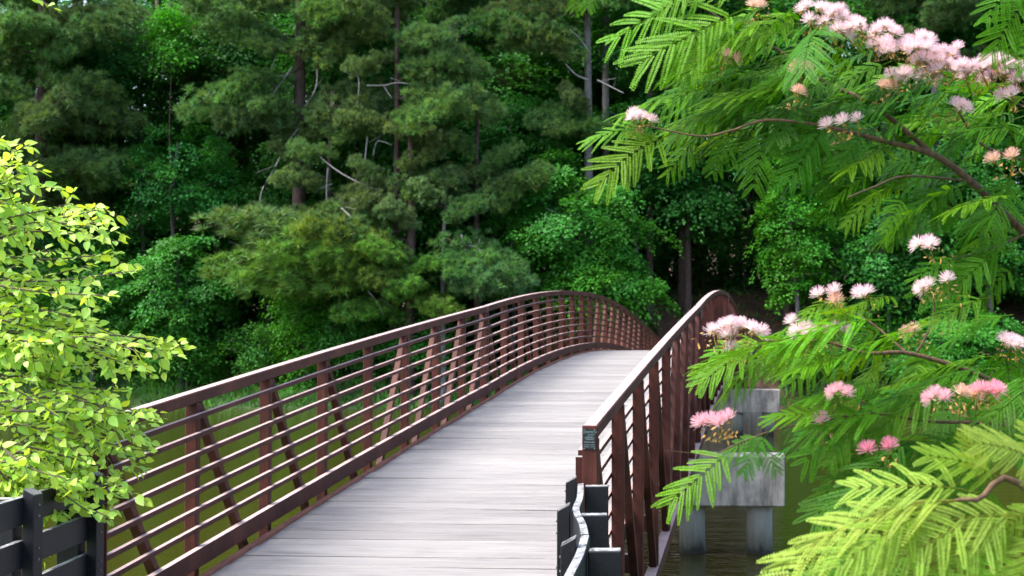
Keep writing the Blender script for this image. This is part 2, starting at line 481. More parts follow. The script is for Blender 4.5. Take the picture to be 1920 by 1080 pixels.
for side, xi in ((-1, XL), (1, XR)):
    tr = empty('truss', (xi, Y0, zc(0) - 2.1)); tr.parent = bridge; tr.location = Vector((xi, Y0, zc(0) - 2.1)) - bridge.location
    tr['label'] = 'railing truss on the side away from the mimosa' if side < 0 else 'railing truss on the side next to the mimosa'
    o1 = xi + side * W_            # outer face
    xc = (xi + o1) / 2
    h = W_ / 2
    for a, b in ((0, 8), (8, 16), (16, 24), (24, 32)):
        e0, e1 = (a + .012 if a else -.04), (b - .012 if b < 32 else 32.04)
        ns = [e0] + [n for n in fine if a < n < b] + [e1]
        top = [(xc, yp(n), zc(n)) for n in ns]
        obj('top_chord', MB().sweep(top, [(-h + .008, 0), (h - .008, 0), (h, -.008), (h, -.077), (h - .008, -.085), (-h + .008, -.085), (-h, -.077), (-h, -.008)]).mesh(), MATS['steel'], tr)
        bot = [(xc, yp(n), zc(n) - 1.974) for n in ns]
        obj('bottom_chord', MB().sweep(bot, [(-h - .004, 0), (h + .004, 0), (h + .004, -.13), (-h - .004, -.13)]).mesh(), MATS['steel'], tr)
    ri = xi - side * .017
    for k in range(7):
        dz = -.160 - .1365 * k
        obj('rail', MB().sweep(arc(ri, dz), [(-.017, 0), (.017, 0), (.017, -.034), (-.017, -.034)]).mesh(), MATS['steel'], tr)
    obj('toe_rail', MB().sweep(arc(xi - side * .024, -1.135), [(-.024, 0), (.024, 0), (.024, -.135), (-.024, -.135)]).mesh(), MATS['steel'], tr)
    for n in range(33):
        offs = [0] if n not in (8, 16, 24) else [-.062, .062]
        for d in offs:
            y = yp(n) + d
            zt, zb = zc(n) - .088, zc(n) - 1.972
            if n in (0, 32):
                y = yp(n) + (.03 if n == 0 else -.03)
            obj('post', MB().box(xc - PWX / 2, xc + PWX / 2, y - PWY / 2, y + PWY / 2, zb, zt).mesh(bevel=.006), MATS['steel'], tr)
        if n in (8, 16, 24):
            obj('splice_plate', MB().box(o1 + (side * .006 if side > 0 else -.012), o1 + (side * .012 if side > 0 else -.006), yp(n) - .09, yp(n) + .09, zc(n) - .19, zc(n) - .045).mesh(), MATS['plate'], tr)
            obj('splice_seam', MB().box(xc - h - .005, xc + h + .005, yp(n) - .014, yp(n) + .014, zc(n) - .09, zc(n) + .004).mesh(), MATS['plate'], tr)
    for i in range(32):
        j = i % 8
        down = (i < 4) or (8 <= i < 16) or (24 <= i < 28)
        a, b = (i, i + 1) if down else (i + 1, i)
        sg = 1 if b > a else -1
        A = (xc, yp(a) + sg * .06, zc(a) - .09); B = (xc, yp(b) - sg * .03, zc(b) - 1.97)
        obj('diagonal', MB().beam(A, B, .066, .066).mesh(bevel=.005), MATS['steel'], tr)
    # end plate that carries the rail ends, just inside the end post
    obj('end_plate', MB().box(min(xi, xi - side * .045), max(xi, xi - side * .045), Y0 - .03, Y0 - .018, zc(0) - 1.30, zc(0) - .20).mesh(), MATS['steel'], tr)
    if side > 0:
        pf_ = Y0 - .04 * PAN
        # chord end cap that carries the builder's plaque
        obj('chord_cap', MB().box(xc - h, xc + h, pf_ - .006, pf_ + .01, zc(0) - .62, zc(0) - .007).mesh(bevel=.003), MATS['steel'], tr)
        y1 = pf_ - .006
        pl = obj('plaque', MB().box(xc - .040, xc + .038, y1 - .006, y1 - .0005, zc(0) - .150, zc(0) - .026).mesh(), MATS['plaque'], tr)
        tr_pl = pl
        cu = bpy.data.curves.new('lettering', 'FONT'); cu.body = 'CONTECH'; cu.size = .0195; cu.align_x = 'CENTER'; cu.extrude = .0004
        tmp = bpy.data.objects.new('tmp', cu); COL.objects.link(tmp)
        bpy.context.view_layer.update()
        me = bpy.data.meshes.new_from_object(tmp.evaluated_get(bpy.context.evaluated_depsgraph_get()))
        bpy.data.objects.remove(tmp)
        M = Matrix.Translation((xc - .001, y1 - .0068, zc(0) - .052)) @ Matrix.Rotation(math.pi / 2, 4, 'X')
        lt = obj('lettering', me, MATS['letter'], tr, M)
        ln = MB()
        for zz, xa, xb in ((-.064, -.01, .03), (-.076, -.02, .02), (-.083, -.03, .031), (-.092, -.022, .026), (-.108, -.034, .032), (-.124, -.034, .004), (-.124, .010, .032), (-.136, -.034, .0), (-.136, .010, .034)):
            x = xc + xa
            while x < xc + xb:
                l = random.uniform(.003, .008)
                ln.box(x, min(x + l, xc + xb), y1 - .0069, y1 - .0062, zc(0) + zz, zc(0) + zz + random.uniform(.0025, .0042)); x += l + .0015
        obj('fine_print', ln.mesh(), MATS['letter'], tr)['kind'] = 'stuff'
        rv = MB()
        for dx in (-.033, .031):
            for dz in (-.031, -.145): rv.box(xc + dx - .003, xc + dx + .003, y1 - .0085, y1 - .006, zc(0) + dz - .003, zc(0) + dz + .003)
        obj('rivets', rv.mesh(), MATS['letter'], tr)['kind'] = 'stuff'

# ------------------------------------------------------------------ piers and abutments
def pile_mesh(x, y, zt):
    b = MB(); n = 20
    b.tube([(x, y, -5.2), (x, y, -3.6), (x, y, -3.0), (x, y, -2.6), (x, y, zt)], [.187, .187, .186, .185, .185], n)
    return b.mesh(smooth=True)
for n, lab in ((8, 'near concrete bridge pier with stained cap on round piles, partly behind the mimosa fronds'), (24, 'farther concrete bridge pier with pale cap on round piles')):
    y = yp(n); top = zc(n) - 1.974 - .13 - .04
    pr = empty('bridge_pier', (-2.7, y, -4.5)); tag(pr, lab, 'pier', 'concrete piers carrying the footbridge')
    cap = MB().box(-5.53, .125, y - .33, y + .33, top - .72, top).mesh(bevel=.018)
    obj('pier_cap', cap, MATS['concrete'], pr)
    for x in (-5.17, -4.19, -1.21, -.24):
        obj('pile', pile_mesh(x, y, top - .715), MATS['pile'], pr)
    for x in (XL - .046, XR + .046):
        obj('bearing_pad', MB().box(x - .12, x + .12, y - .16, y + .16, top, top + .038).mesh(), MATS['plate'], pr)
for y, lab in ((Y0 - .35, 'concrete abutment under the near end of the footbridge'), (yp(32) + .35, 'concrete abutment under the far end of the footbridge')):
    top = zc(0) - 1.974 - .14
    ab = obj('abutment', MB().box(-5.1, -.3, y - .5, y + .5, -5.0, top).mesh(bevel=.02), MATS['concrete'])
    tag(ab, lab, 'abutment', 'bridge abutments')
    yb = y - .25 if y < 20 else y + .25
    obj('backwall', MB().box(-4.1, -1.3, yb - .2, yb + .08, top + .002, zc(0) + DECK - .01).mesh(), MATS['concrete'], ab)

# ------------------------------------------------------------------ black timber fences
def catmull(pts, k=6):
    pts = [Vector(p) for p in pts]
    out = []
    for i in range(len(pts) - 1):
        p0, p1, p2, p3 = pts[max(i - 1, 0)], pts[i], pts[i + 1], pts[min(i + 2, len(pts) - 1)]
        for j in range(k):
            t = j / k
            out.append(.5 * ((2 * p1) + (-p0 + p2) * t + (2 * p0 - 5 * p1 + 4 * p2 - p3) * t * t + (-p0 + 3 * p1 - 3 * p2 + p3) * t ** 3))
    out.append(pts[-1])
    return out
def board(line, zt, hgt, th):
    b = MB(); n = len(line)
    vs = []
    for i, p in enumerate(line):
        d = (line[min(i + 1, n - 1)] - line[max(i - 1, 0)]); d.z = 0; d.normalize()
        s = Vector((d.y, -d.x, 0)) * th / 2
        top = Vector((p.x, p.y, p.z + zt)); bot = Vector((p.x, p.y, p.z + zt - hgt))
        vs += [top - s, top + s, bot + s, bot - s]
    b.v = [tuple(v) for v in vs]
    for i in range(n - 1):
        for j in range(4):
            j2 = (j + 1) % 4
            b.f.append([i * 4 + j, i * 4 + j2, i * 4 + 4 + j2, i * 4 + 4 + j])
    b.f.append([0, 1, 2, 3]); b.f.append([4 * n - 1 - j for j in range(4)])
    return b.mesh(bevel=.004)
def fence(label, spans, posts, top, foot, nboards=4, gap=.083, bh=.15, both=True, wout=.14):
    """spans: list of board runs (lists of (x, y)); posts: (x, y, dirx, diry, sign of the outer side)"""
    x0, y0 = posts[0][0], posts[0][1]
    fe = empty('timber_fence', (x0, y0, foot)); tag(fe, label, 'fence', 'black timber fences at the bridge ends')
    for sp in spans:
        line = catmull([(x, y, top(x, y)) for x, y in sp])
        for k in range(nboards):
            obj('board', board(line, -k * (bh + gap), bh, .042), MATS['fence'], fe)
    for (x, y, dx, dy, os) in posts:
        d = Vector((dx, dy, 0)).normalized(); s = Vector((d.y, -d.x, 0)) * os
        c = Vector((x, y, top(x, y)))
        a = c + s * (.024 + wout / 2); a.z += -.012
        b1 = MB().beam((a.x, a.y, a.z), (a.x, a.y, foot - .4), wout, .095, up=s)
        obj('post', b1.mesh(bevel=.005), MATS['fence'], fe)
        if both:
            a = c - s * (.024 + .035)
            b1 = MB().beam((a.x, a.y, a.z + .01), (a.x, a.y, foot - .4), .065, .10, up=s)
            b1.v = [(v[0], v[1], v[2] + (.035 if (i == 4 - 4 or i == 1 or i == 2 or i == 3) and ((Vector(v) - a).dot(s) > 0) else 0)) for i, v in enumerate(b1.v)]
            po = obj('post', b1.mesh(bevel=.004), MATS['fence'], fe)
            bo = MB()
            fx = a - s * .033
            for k in range(nboards):
                for q in (.045, .105):
                    z = a.z - k * (bh + gap) - q
                    bo.tube([(fx.x, fx.y, z), (fx.x - s.x * .006, fx.y - s.y * .006, z)], .007, 6)
            obj('bolts', bo.mesh(), MATS['plate'], po)['kind'] = 'stuff'
    return fe
lev = lambda x, y: -.90
# right-hand fence: flares away from the bridge
fence('black timber fence with peeling curved top board beside the plaque end post',
      [[(-1.17, 8.52), (-1.075, 7.8), (-1.02, 7.25), (-.92, 6.75), (-.855, 6.36)], [(-.85, 6.34), (-.80, 5.8), (-.77, 5.3), (-.72, 4.6), (-.62, 3.8), (-.48, 3.0)]],
      [(-1.165, 8.50, .13, -1, -1), (-1.01, 7.16, .13, -1, -1), (-.815, 6.0, .1, -1, -1), (-.735, 4.8, .1, -1, -1), (-.6, 3.7, .15, -1, -1)], lev, -1.9)
pA, pB = P(50, 1015, 7.5), P(163, 973, 8.47)
lx = lambda y: pA.x + (pB.x - pA.x) * (y - 7.5) / .97
fence('black timber rail fence under the leafy overhanging branch',
      [[(lx(8.52), 8.52), (lx(8), 8.0), (lx(7.5), 7.45)], [(lx(7.4), 7.42), (lx(6.8), 6.8), (lx(6.3), 6.2), (lx(6.3) - .15, 5.2)]],
      [(lx(8.5), 8.47, 0, -1, 1), (lx(7.42), 7.43, 0, -1, 1), (lx(6.3), 6.2, 0, -1, 1)], lambda x, y: -.88, -1.9)
fz = lambda x, y: max(ground_z(x, y), -2.0) + 1.1
fz = lambda x, y: max(ground_z(x, y), -2.0) + 1.1
fence('black rail fence curving up the bank at the far end of the footbridge',
      [[(-4.35, 57.4), (-4.4, 59.5), (-4.35, 61.5), (-4.2, 63), (-3.9, 64.5)]], [(-4.35, 57.5, 0, 1, -1), (-4.4, 59.6, 0, 1, -1), (-4.35, 61.6, 0, 1, -1), (-4.2, 63, .1, 1, -1), (-3.9, 64.4, .2, 1, -1)], fz, -2.2, nboards=3)
fence('black rail fence across the far bank behind the right-hand truss',
      [[(-1.05, 57.4), (-1.0, 59.5), (-1.0, 61.5), (-.2, 62.6), (2, 63.2), (6, 63.6)]], [(-1.05, 57.5, 0, 1, 1), (-1, 59.6, 0, 1, 1), (-1, 61.4, .1, 1, 1), (.3, 62.8, 1, .4, 1), (2.2, 63.25, 1, .15, 1), (4, 63.4, 1, .1, 1), (6, 63.6, 1, .1, 1)], fz, -2.2, nboards=3, both=False)

# ------------------------------------------------------------------ foliage generators (numpy)
def unit(v): return v / np.maximum(np.linalg.norm(v, axis=-1, keepdims=True), 1e-6)
def leaves(pos, d, n, L, Wd, tint, fold=.18):
    """rhombic leaves, two triangles folded on the midrib. pos,d,n (k,3)"""
    k = len(pos)
    d = unit(d); s = unit(np.cross(n, d)); n2 = np.cross(d, s)
    L = np.asarray(L).reshape(-1, 1) * np.ones((k, 1)); Wd = np.asarray(Wd).reshape(-1, 1) * np.ones((k, 1))
    a = pos; b = pos + d * L
    m = pos + d * L * .45 + n2 * fold * -Wd * .0
    l = m - s * Wd / 2 + n2 * Wd * fold; r = m + s * Wd / 2 + n2 * Wd * fold
    V = np.stack([a, l, b, r], 1).reshape(-1, 3)
    i = np.arange(k) * 4
    F = np.concatenate([np.stack([i, i + 2, i + 1], 1), np.stack([i, i + 3, i + 2], 1)])
    T = np.repeat(tint, 4, axis=0)
    return V, F, T
def rtint(k, base=(1, 1, 1), amt=.2, hue=.12):
    b = 1 + rng.uniform(-amt, amt, (k, 1))
    h = rng.uniform(-hue, hue, (k, 1))
    return np.array(base) * b * np.concatenate([1 + h * 1.5, 1 + h * .3, 1 - h], 1)
def crown_mesh(rx, ry, rz, nb, nl, ls=.15, rb=.75, base=(1, 1, 1), droop=.35, shellpow=.5):
    """foliage in layered leafy boughs spread through an ellipsoid, centre at the origin"""
    u = rng.normal(size=(nb, 3)); u = unit(u)
    rad = rng.uniform(.15, 1, (nb, 1)) ** shellpow
    lump = 1 + .22 * np.sin(u[:, :1] * 5 + rng.uniform(0, 6)) * np.cos(u[:, 2:] * 6 + rng.uniform(0, 6))
    C = u * rad * lump * np.array([rx, ry, rz])
    out = C / np.array([rx, ry, rz]); out[:, 2] *= .4; out = unit(out + 1e-3)
    Nn = unit(np.array([0, 0, 1.0]) + out * rng.uniform(.2, .9, (nb, 1)) + rng.normal(size=(nb, 3)) * .18)
    bt = rtint(nb, base, .22, .14)
    B = np.repeat(np.arange(nb), nl)
    k = len(B)
    n = Nn[B]
    a1 = unit(np.cross(n, np.array([.3, 1, .1]))); a2 = np.cross(n, a1)
    r = np.sqrt(rng.uniform(0, 1, k)) * rb * rng.uniform(.6, 1.25, nb)[B]; th = rng.uniform(0, 2 * np.pi, k)
    # clumpy edge
    r *= 1 + .35 * np.sin(th * 3 + B * 1.7) * np.sin(th * 5 + B)
    off = a1 * (r * np.cos(th))[:, None] + a2 * (r * np.sin(th))[:, None]
    off[:, 2] -= droop * r * r / rb
    pos = C[B] + off + n * rng.normal(size=(k, 1)) * .10
    ln = unit(n + rng.normal(size=(k, 3)) * .42)
    d = unit(off + np.array([0, 0, -.25]) + rng.normal(size=(k, 3)) * .35); d = d - ln * np.sum(d * ln, 1, keepdims=True)
    L = ls * rng.uniform(.7, 1.3, k)
    tint = bt[B] * rtint(k, (1, 1, 1), .18, .08)
    return leaves(pos, d, ln, L, L * .68, tint)
def mesh_of(parts, name):
    Vs, Fs, Ts, o = [], [], [], 0
    for V, F, T in parts:
        Vs.append(V); Fs.append(F + o); Ts.append(T); o += len(V)
    return np_mesh(name, np.concatenate(Vs), np.concatenate(Fs), np.concatenate(Ts))
def needles(C, D, per, L, wd, tint):
    """needle tufts: thin triangles fanning out of points C about directions D"""
    k = len(C); I = np.repeat(np.arange(k), per); m = len(I)
    d = unit(D[I] * .75 + rng.normal(size=(m, 3)) * .55)
    s = unit(np.cross(d, rng.normal(size=(m, 3))))
    Ln = L * rng.uniform(.65, 1.15, (m, 1))
    a = C[I] + d * .02
    V = np.stack([a - s * wd / 2, a + s * wd / 2, a + d * Ln], 1).reshape(-1, 3)
    i = np.arange(m) * 3
    return V, np.stack([i, i + 1, i + 2], 1), np.repeat(tint[I] * rtint(m, (1, 1, 1), .2, .06), 3, axis=0)
def bough_mesh(L, W, tufts, per=26, seed=0):
    """pine bough along +X: branch at the origin, needle pads in the outer part; returns needles and wood meshes"""
    g = np.random.default_rng(seed)
    npads = 15
    pads = []
    wood = MB()
    main = [(L * t, .10 * W * math.sin(t * 5 + seed), .06 * L * math.sin(t * 3 + seed * 2) + .10 * L * t * t) for t in np.linspace(0, 1, 8)]
    wood.tube(main, [max(.012, .05 * (1 - t * .8)) for t in np.linspace(0, 1, 8)], 5)
    for i in range(npads):
        t = .22 + .78 * (i + g.uniform(0, .8)) / npads
        mx, my, mz = [np.interp(t, np.linspace(0, 1, 8), [q[c] for q in main]) for c in range(3)]
        sgn = -1 if i % 2 else 1
        w_ = W * .5 * g.uniform(.25, 1.0) * (1.15 - .55 * abs(t - .55) * 2)
        tip = np.array([mx + g.uniform(.1, .35) * W * .6, my + sgn * w_, mz + g.uniform(-.16, .24) * W])
        wood.tube([(mx, my, mz), tuple((np.array([mx, my, mz]) + tip) / 2 + [0, 0, .03]), tuple(tip)], [.02, .014, .008], 4)
        pads.append((np.array([mx, my, mz]) * .35 + tip * .65, .27 * W * g.uniform(.6, 1.2)))
    C, D, T = [], [], []
    for c, r in pads:
        m = tufts // npads
        a = g.normal(size=(m, 3)); a /= np.linalg.norm(a, axis=1, keepdims=True)
        q = a * (g.uniform(0, 1, (m, 1)) ** .3) * np.array([r * 1.15, r * 1.1, r * .62])
        q[:, 2] = q[:, 2] + .10 * r - .25 * (q[:, 0] ** 2 + q[:, 1] ** 2) / max(r, .1)
        C.append(c + q)
        dd = a * np.array([.7, .7, .3]) + np.array([.15, 0, .75]); D.append(dd / np.linalg.norm(dd, axis=1, keepdims=True))
        T.append(np.ones((m, 3)) * g.uniform(.82, 1.18))
    C, D, T = map(np.concatenate, (C, D, T))
    V, F, Tn = needles(C, D, per, .27, .030, T * rtint(len(C), (1, 1, 1), .32, .12))
    return np_mesh('pine_bough', V, F, Tn), wood.mesh('branchlet')

# ------------------------------------------------------------------ the far wood
BOUGHS = [bough_mesh(3.4, 2.4, 330, 42, s) for s in range(6)]
for a, b in BOUGHS:
    a.materials.append(MATS['needles']); b.materials.append(MATS['pine_bark'])
nb_count = [0]
def put_bough(tree, base, tip, tint, wscale=1.0):
    k = nb_count[0] % len(BOUGHS); nb_count[0] += 1
    base, tip = Vector(base), Vector(tip)
    d = tip - base; s = d.length / 3.6
    up = Vector((random.uniform(-.45, .45), random.uniform(-.8, .2), 1))
    sy = min(max(s, .7), 1.25) * wscale
    M = frame(d, up, base, s, sy, sy)
    o = obj('bough', BOUGHS[k][0], None, tree, M); o.color = (*tint, 1)
    w_ = obj('branchlet', BOUGHS[k][1], None, None, M); w_.parent = o; w_.matrix_basis = Matrix.Identity(4)
def trunk_mesh(x, y, zb, zt, r0, r1, lean=(0, 0), sides=10, wob=.12):
    pts, rad = [], []
    n = 12
    ph = random.uniform(0, 6)
    for i in range(n):
        t = i / (n - 1)
        pts.append((x + lean[0] * t + wob * math.sin(t * 5 + ph) * t, y + lean[1] * t + wob * math.cos(t * 4 + ph) * t, zb + (zt - zb) * t))
        rad.append(r0 * (1 + .35 * max(0, .06 - t) / .06) * (1 - t) + r1 * t)
    return MB().tube(pts, rad, sides).mesh('trunk', smooth=True)

def pine(label, px, Y, r, top_py=-260, boughs=(), generic=(), tint=(1, 1, 1), bark='pine_bark', dead=(), lean=(0, 0)):
    """px: photo column of the trunk, Y: its distance. boughs: (base py, tip px, tip py[, dy]); generic: (n, py0, py1, length)"""
    b = P(px, 600, Y); zb = ground_z(b.x, b.y) - .3
    zt = P(px, top_py, Y).z
    tr = empty('pine_tree', (b.x, b.y, zb)); tag(tr, label, 'tree', 'pines of the far wood')
    obj('trunk', trunk_mesh(b.x, b.y, zb, zt, r, r * .45, lean, 10, .08), MATS[bark], tr)
    for q in boughs:
        bp, tx, ty = q[:3]; dy = q[3] if len(q) > 3 else random.uniform(-2.2, -.6)
        tt = q[4] if len(q) > 4 else tint
        A = P(px, bp, Y); B = P(tx, ty, Y + dy)
        put_bough(tr, A, B, [c * random.uniform(.88, 1.12) for c in tt])
    for (n, p0, p1, ln) in generic:
        for i in range(n):
            bp = p0 + (p1 - p0) * (i + random.random()) / n
            A = P(px, bp, Y); a = i * 2.4 + random.uniform(-.5, .5)
            l = ln * random.uniform(.65, 1.1)
            B = A + Vector((math.cos(a) * l, math.sin(a) * l, random.uniform(-.35, .35) * l))
            put_bough(tr, A, B, [c * random.uniform(.85, 1.12) for c in tint])
    for line in dead:
        pts = [P(x_, y_, Y - .9 - .2 * i) for i, (x_, y_) in enumerate(line)]
        fine_ = catmull([tuple(p_) for p_ in pts], 4)
        obj('dead_branch', MB().tube(fine_, [.042 * (1 - .75 * i / len(fine_)) for i in range(len(fine_))], 6).tube([tuple(fine_[len(fine_) // 2]), tuple(fine_[len(fine_) // 2] + Vector((random.uniform(-.5, .5), -.1, random.uniform(.1, .5)))), tuple(fine_[len(fine_) // 2] + Vector((random.uniform(-.9, .9), -.2, random.uniform(-.2, .6))))], [.02, .014, .006], 5).mesh(smooth=True), MATS['dead_wood'], tr)
    return tr

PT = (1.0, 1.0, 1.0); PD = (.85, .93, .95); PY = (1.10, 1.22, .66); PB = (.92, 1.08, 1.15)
pine('tall dark pine at the left edge of the far wood', 70, 63, .34, generic=[(26, -160, 400, 4.6)], tint=(.98, 1.0, .95), boughs=[(120, -40, 110), (150, 200, 180), (60, 170, 40), (240, 230, 250), (300, 180, 330), (20, 240, 70)],
     dead=[[(70, 165), (58, 225), (52, 240)]])
pine('big pine with thick brown trunk and pale dead limbs left of centre', 560, 62, .36, tint=PT,
     boughs=[(120, 380, 225), (150, 440, 175), (90, 715, 72), (60, 350, 35), (20, 650, 30), (0, 480, 10), (170, 700, 215), (200, 470, 215), (90, 470, 90), (45, 770, 20), (225, 420, 245), (-40, 600, -20), (95, 620, 55), (240, 530, 300), (220, 640, 260), (-20, 420, -10)],
     generic=[(6, -200, -40, 3.6)],
     dead=[[(548, 125), (520, 165), (490, 205)], [(530, 65), (520, 100), (508, 128)], [(595, 130), (592, 165), (572, 200)], [(560, 240), (535, 275), (512, 320), (490, 360), (487, 405)], [(450, 5), (470, 12)], [(440, 35), (455, 48)]])
pine('slender pine with bare crooked stem in front of the dark gap', 616, 61, .16, top_py=170, tint=PT,
     boughs=[(330, 520, 350), (300, 560, 285), (360, 700, 390), (410, 540, 450), (250, 700, 255), (390, 470, 430)],
     dead=[[(600, 295), (640, 325), (690, 350), (720, 358)], [(615, 315), (612, 360), (616, 420)], [(690, 250), (685, 300), (690, 340), (680, 375)], [(655, 115), (672, 145), (672, 180)], [(688, 160), (720, 160), (745, 155), (772, 158)], [(720, 162), (735, 185)], [(700, 292), (708, 265), (735, 272)]])
pine('slim grey-stemmed pine right of the big brown-trunked pine', 740, 60.5, .16, top_py=-220, tint=PT, bark='pine_bark', generic=[(9, -200, 90, 2.8)],
     boughs=[(225, 640, 240), (210, 830, 215), (290, 820, 300), (150, 880, 150), (250, 800, 255), (330, 660, 320), (90, 850, 80), (120, 660, 130), (365, 690, 400), (180, 900, 235), (340, 850, 350)])
pine('low spreading pine with yellowing boughs behind the bridge rail', 768, 59.8, .27, top_py=250, tint=PY, bark='pine_bark',
     boughs=[(480, 440, 515, -1.5), (470, 560, 470, -1.8, (1.38, 1.12, .6)), (500, 820, 505, -1.5), (440, 430, 450, -1.0, PT), (520, 600, 520, -2.2), (560, 850, 590, -1.4), (565, 640, 600, -1.4), (530, 470, 560, -1.8), (480, 680, 470, -2.4), (430, 600, 430, -1.2, PT), (420, 720, 400, -1.5, PT), (510, 700, 530, -2.2), (490, 520, 500, -2.4), (545, 760, 560, -2.3)],
     dead=[[(640, 390), (665, 415), (680, 445)], [(690, 545), (710, 570), (718, 590)], [(620, 440), (625, 470)]])
pine('thin pine with silvery bough just above the bridge rail', 832, 59.6, .13, top_py=330, tint=PB, bark='grey_bark',
     boughs=[(440, 950, 525), (470, 930, 555), (480, 880, 520), (400, 780, 350, -1, PT), (380, 900, 400, -1, PT), (520, 960, 560)],
     dead=[[(865, 440), (872, 475), (848, 490)], [(872, 460), (895, 465), (905, 480)]])
pine('pine holding one long level bough over the maple', 895, 61.0, .17, top_py=180, tint=PT,
     boughs=[(370, 1020, 340), (375, 960, 375), (360, 780, 375), (340, 840, 330), (300, 960, 300), (290, 830, 270), (330, 1000, 355)])
pine('grey-trunked pine with forked trunk beside the mimosa tip', 1103, 63, .24, tint=PT, bark='grey_bark',
     boughs=[(60, 905, 75), (100, 960, 85), (30, 940, 30), (190, 1000, 235), (200, 1050, 190), (0, 1060, 10), (210, 1120, 255), (90, 1010, 60), (-20, 1200, 0), (230, 1030, 255)],
     generic=[(6, -220, 0, 3.8)], dead=[[(1103, 95), (1085, 70), (1068, 55)], [(1103, 150), (1080, 140), (1060, 120)], [(1120, 150), (1150, 165), (1170, 175)]])
pine('second grey trunk close behind the forked pine', 1137, 65.5, .22, bark='grey_bark', generic=[(10, -220, 20, 3.6)], tint=PD)
pine('straight brown pine trunk standing by the dark gap beyond the bridge', 1282, 66.5, .29, generic=[(12, -260, 150, 4.0)], tint=PD)
pine('pale pine trunk behind the mimosa blossoms', 1757, 66, .30, bark='grey_bark', generic=[(14, -200, 130, 4.2)], tint=(.85, .9, 1.0))
pine('pine hidden behind the big brown-trunked pine', 430, 69, .3, generic=[(20, -220, 250, 4.2)], tint=PD)
pine('pine deep in the wood above the middle of the bridge', 860, 70, .3, generic=[(20, -220, 250, 4.2)], tint=PD)
pine('dim pine behind the tall dark pine at the left', 215, 71, .3, generic=[(18, -220, 250, 4.2)], tint=PD)
pine('dim pine behind the mimosa canopy', 1480, 73, .3, generic=[(18, -220, 120, 4.2)], tint=PD)
pine('dim pine trunk in the shade right of the straight brown trunk', 1385, 76, .2, generic=[(12, -220, 160, 4.0)], tint=PD)
pine('red-brown pine trunk in the shade above the low yellowing pine', 770, 68, .26, generic=[(12, -260, 120, 4.0)], tint=PD)

def leafy(label, px, py, Y, rx, rz, nb, nl=150, tint=(1, 1, 1), ls=.15, rb=.75, ry=None, name='leafy_tree', cat='tree', group='leafy trees of the far wood', tr_r=.14, bark='grey_bark', droop=.35):
    """px, py: photo position of the crown centre; rx, rz: crown half-width and half-height in metres"""
    c = P(px, py, Y); zb = ground_z(c.x, c.y) - .2
    t = empty(name, (c.x, c.y, zb)); tag(t, label, cat, group)
    ry = ry or rx * .85
    me = mesh_of([crown_mesh(rx, ry, rz, nb, nl, ls, rb, tint, droop)], 'crown')
    obj('crown', me, MATS['broadleaf'], t, Matrix.Translation(c))
    b = MB(); top = c.z + rz * .6
    if top > zb + .6:
        pts = [(c.x + .15 * math.sin(i * .9), c.y + .1 * math.cos(i), zb + (top - zb) * i / 7) for i in range(8)]
        b.tube(pts, [tr_r * (1 - .75 * i / 7) for i in range(8)], 8)
        for k in range(6):
            a = k * 2.1; z = c.z + rz * random.uniform(-.6, .3); z = max(z, zb + .3)
            l = rx * random.uniform(.5, .8)
            b.tube([(c.x, c.y, z), (c.x + math.cos(a) * l * .5, c.y + math.sin(a) * l * .5, z + .25 * l), (c.x + math.cos(a) * l, c.y + math.sin(a) * l, z + .35 * l)], [tr_r * .4, tr_r * .25, .02], 5)
        obj('trunk', b.mesh('trunk', smooth=True), MATS[bark], t)
    return t
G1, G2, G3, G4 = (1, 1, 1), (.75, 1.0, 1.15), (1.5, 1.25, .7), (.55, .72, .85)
leafy('bluish green tree in the shade right of the dark left pine', 330, 330, 63.5, 2.9, 2.6, 95, 150, G2)
leafy('rounded mid-green tree at the water edge above the left end of the rail', 335, 540, 61.0, 2.5, 2.8, 120, 160, (.95, 1.05, 1.0), ls=.16)
leafy('leafy tree at the water edge half behind the left foreground leaves', 170, 560, 61.5, 2.6, 3.0, 105, 150, (.95, 1.0, .8))
leafy('dim green tree behind the left foreground leaves', 20, 480, 63, 3.2, 3.6, 110, 130, G4)
leafy('low bush on the grassy bank above the left part of the rail', 345, 665, 60.8, 1.6, 1.2, 50, 150, (1.15, 1.15, .85), ls=.13, name='bank_bush', cat='bush', group='bushes along the far bank', tr_r=.04)
leafy('low dark bush on the bank beside the black hollow', 470, 655, 61.2, 1.9, 1.2, 52, 150, G1, ls=.13, name='bank_bush', cat='bush', group='bushes along the far bank', tr_r=.04)
leafy('yellow-green climber-covered tree under the yellowing pine boughs', 570, 610, 60.6, 1.3, 2.4, 75, 150, (1.35, 1.3, .6), ls=.14)
leafy('dark bush just above the rail right of the climber-covered tree', 655, 640, 60.8, 1.7, 1.3, 55, 140, G1, ls=.13, name='bank_bush', cat='bush', group='bushes along the far bank', tr_r=.04)
leafy('dark bush peeping through the upper rails of the left truss', 790, 640, 60.6, 2.0, 1.5, 60, 140, (.8, 1, .8), ls=.13, name='bank_bush', cat='bush', group='bushes along the far bank', tr_r=.04)
leafy('broad layered maple above the crest of the bridge', 1080, 430, 62.0, 3.4, 2.9, 150, 170, (.95, 1.10, .9), ls=.16, rb=.9)
leafy('lower spread of bright maple leaves beside the far end of the bridge', 1130, 545, 61.2, 2.6, 1.6, 90, 160, (1.05, 1.15, .8), ls=.16, rb=.85)
leafy('dark tree filling the wood above the maple', 960, 255, 65, 3.0, 2.5, 90, 140, G2)
leafy('shaded tree between the grey-trunked pine and the maple', 1190, 270, 66, 3.2, 2.6, 90, 140, (.65, .9, .95))
leafy('tree with climber-bright leaves right of the dark gap', 1490, 430, 63.0, 1.7, 4.0, 110, 150, (1.15, 1.2, .65), ls=.15)
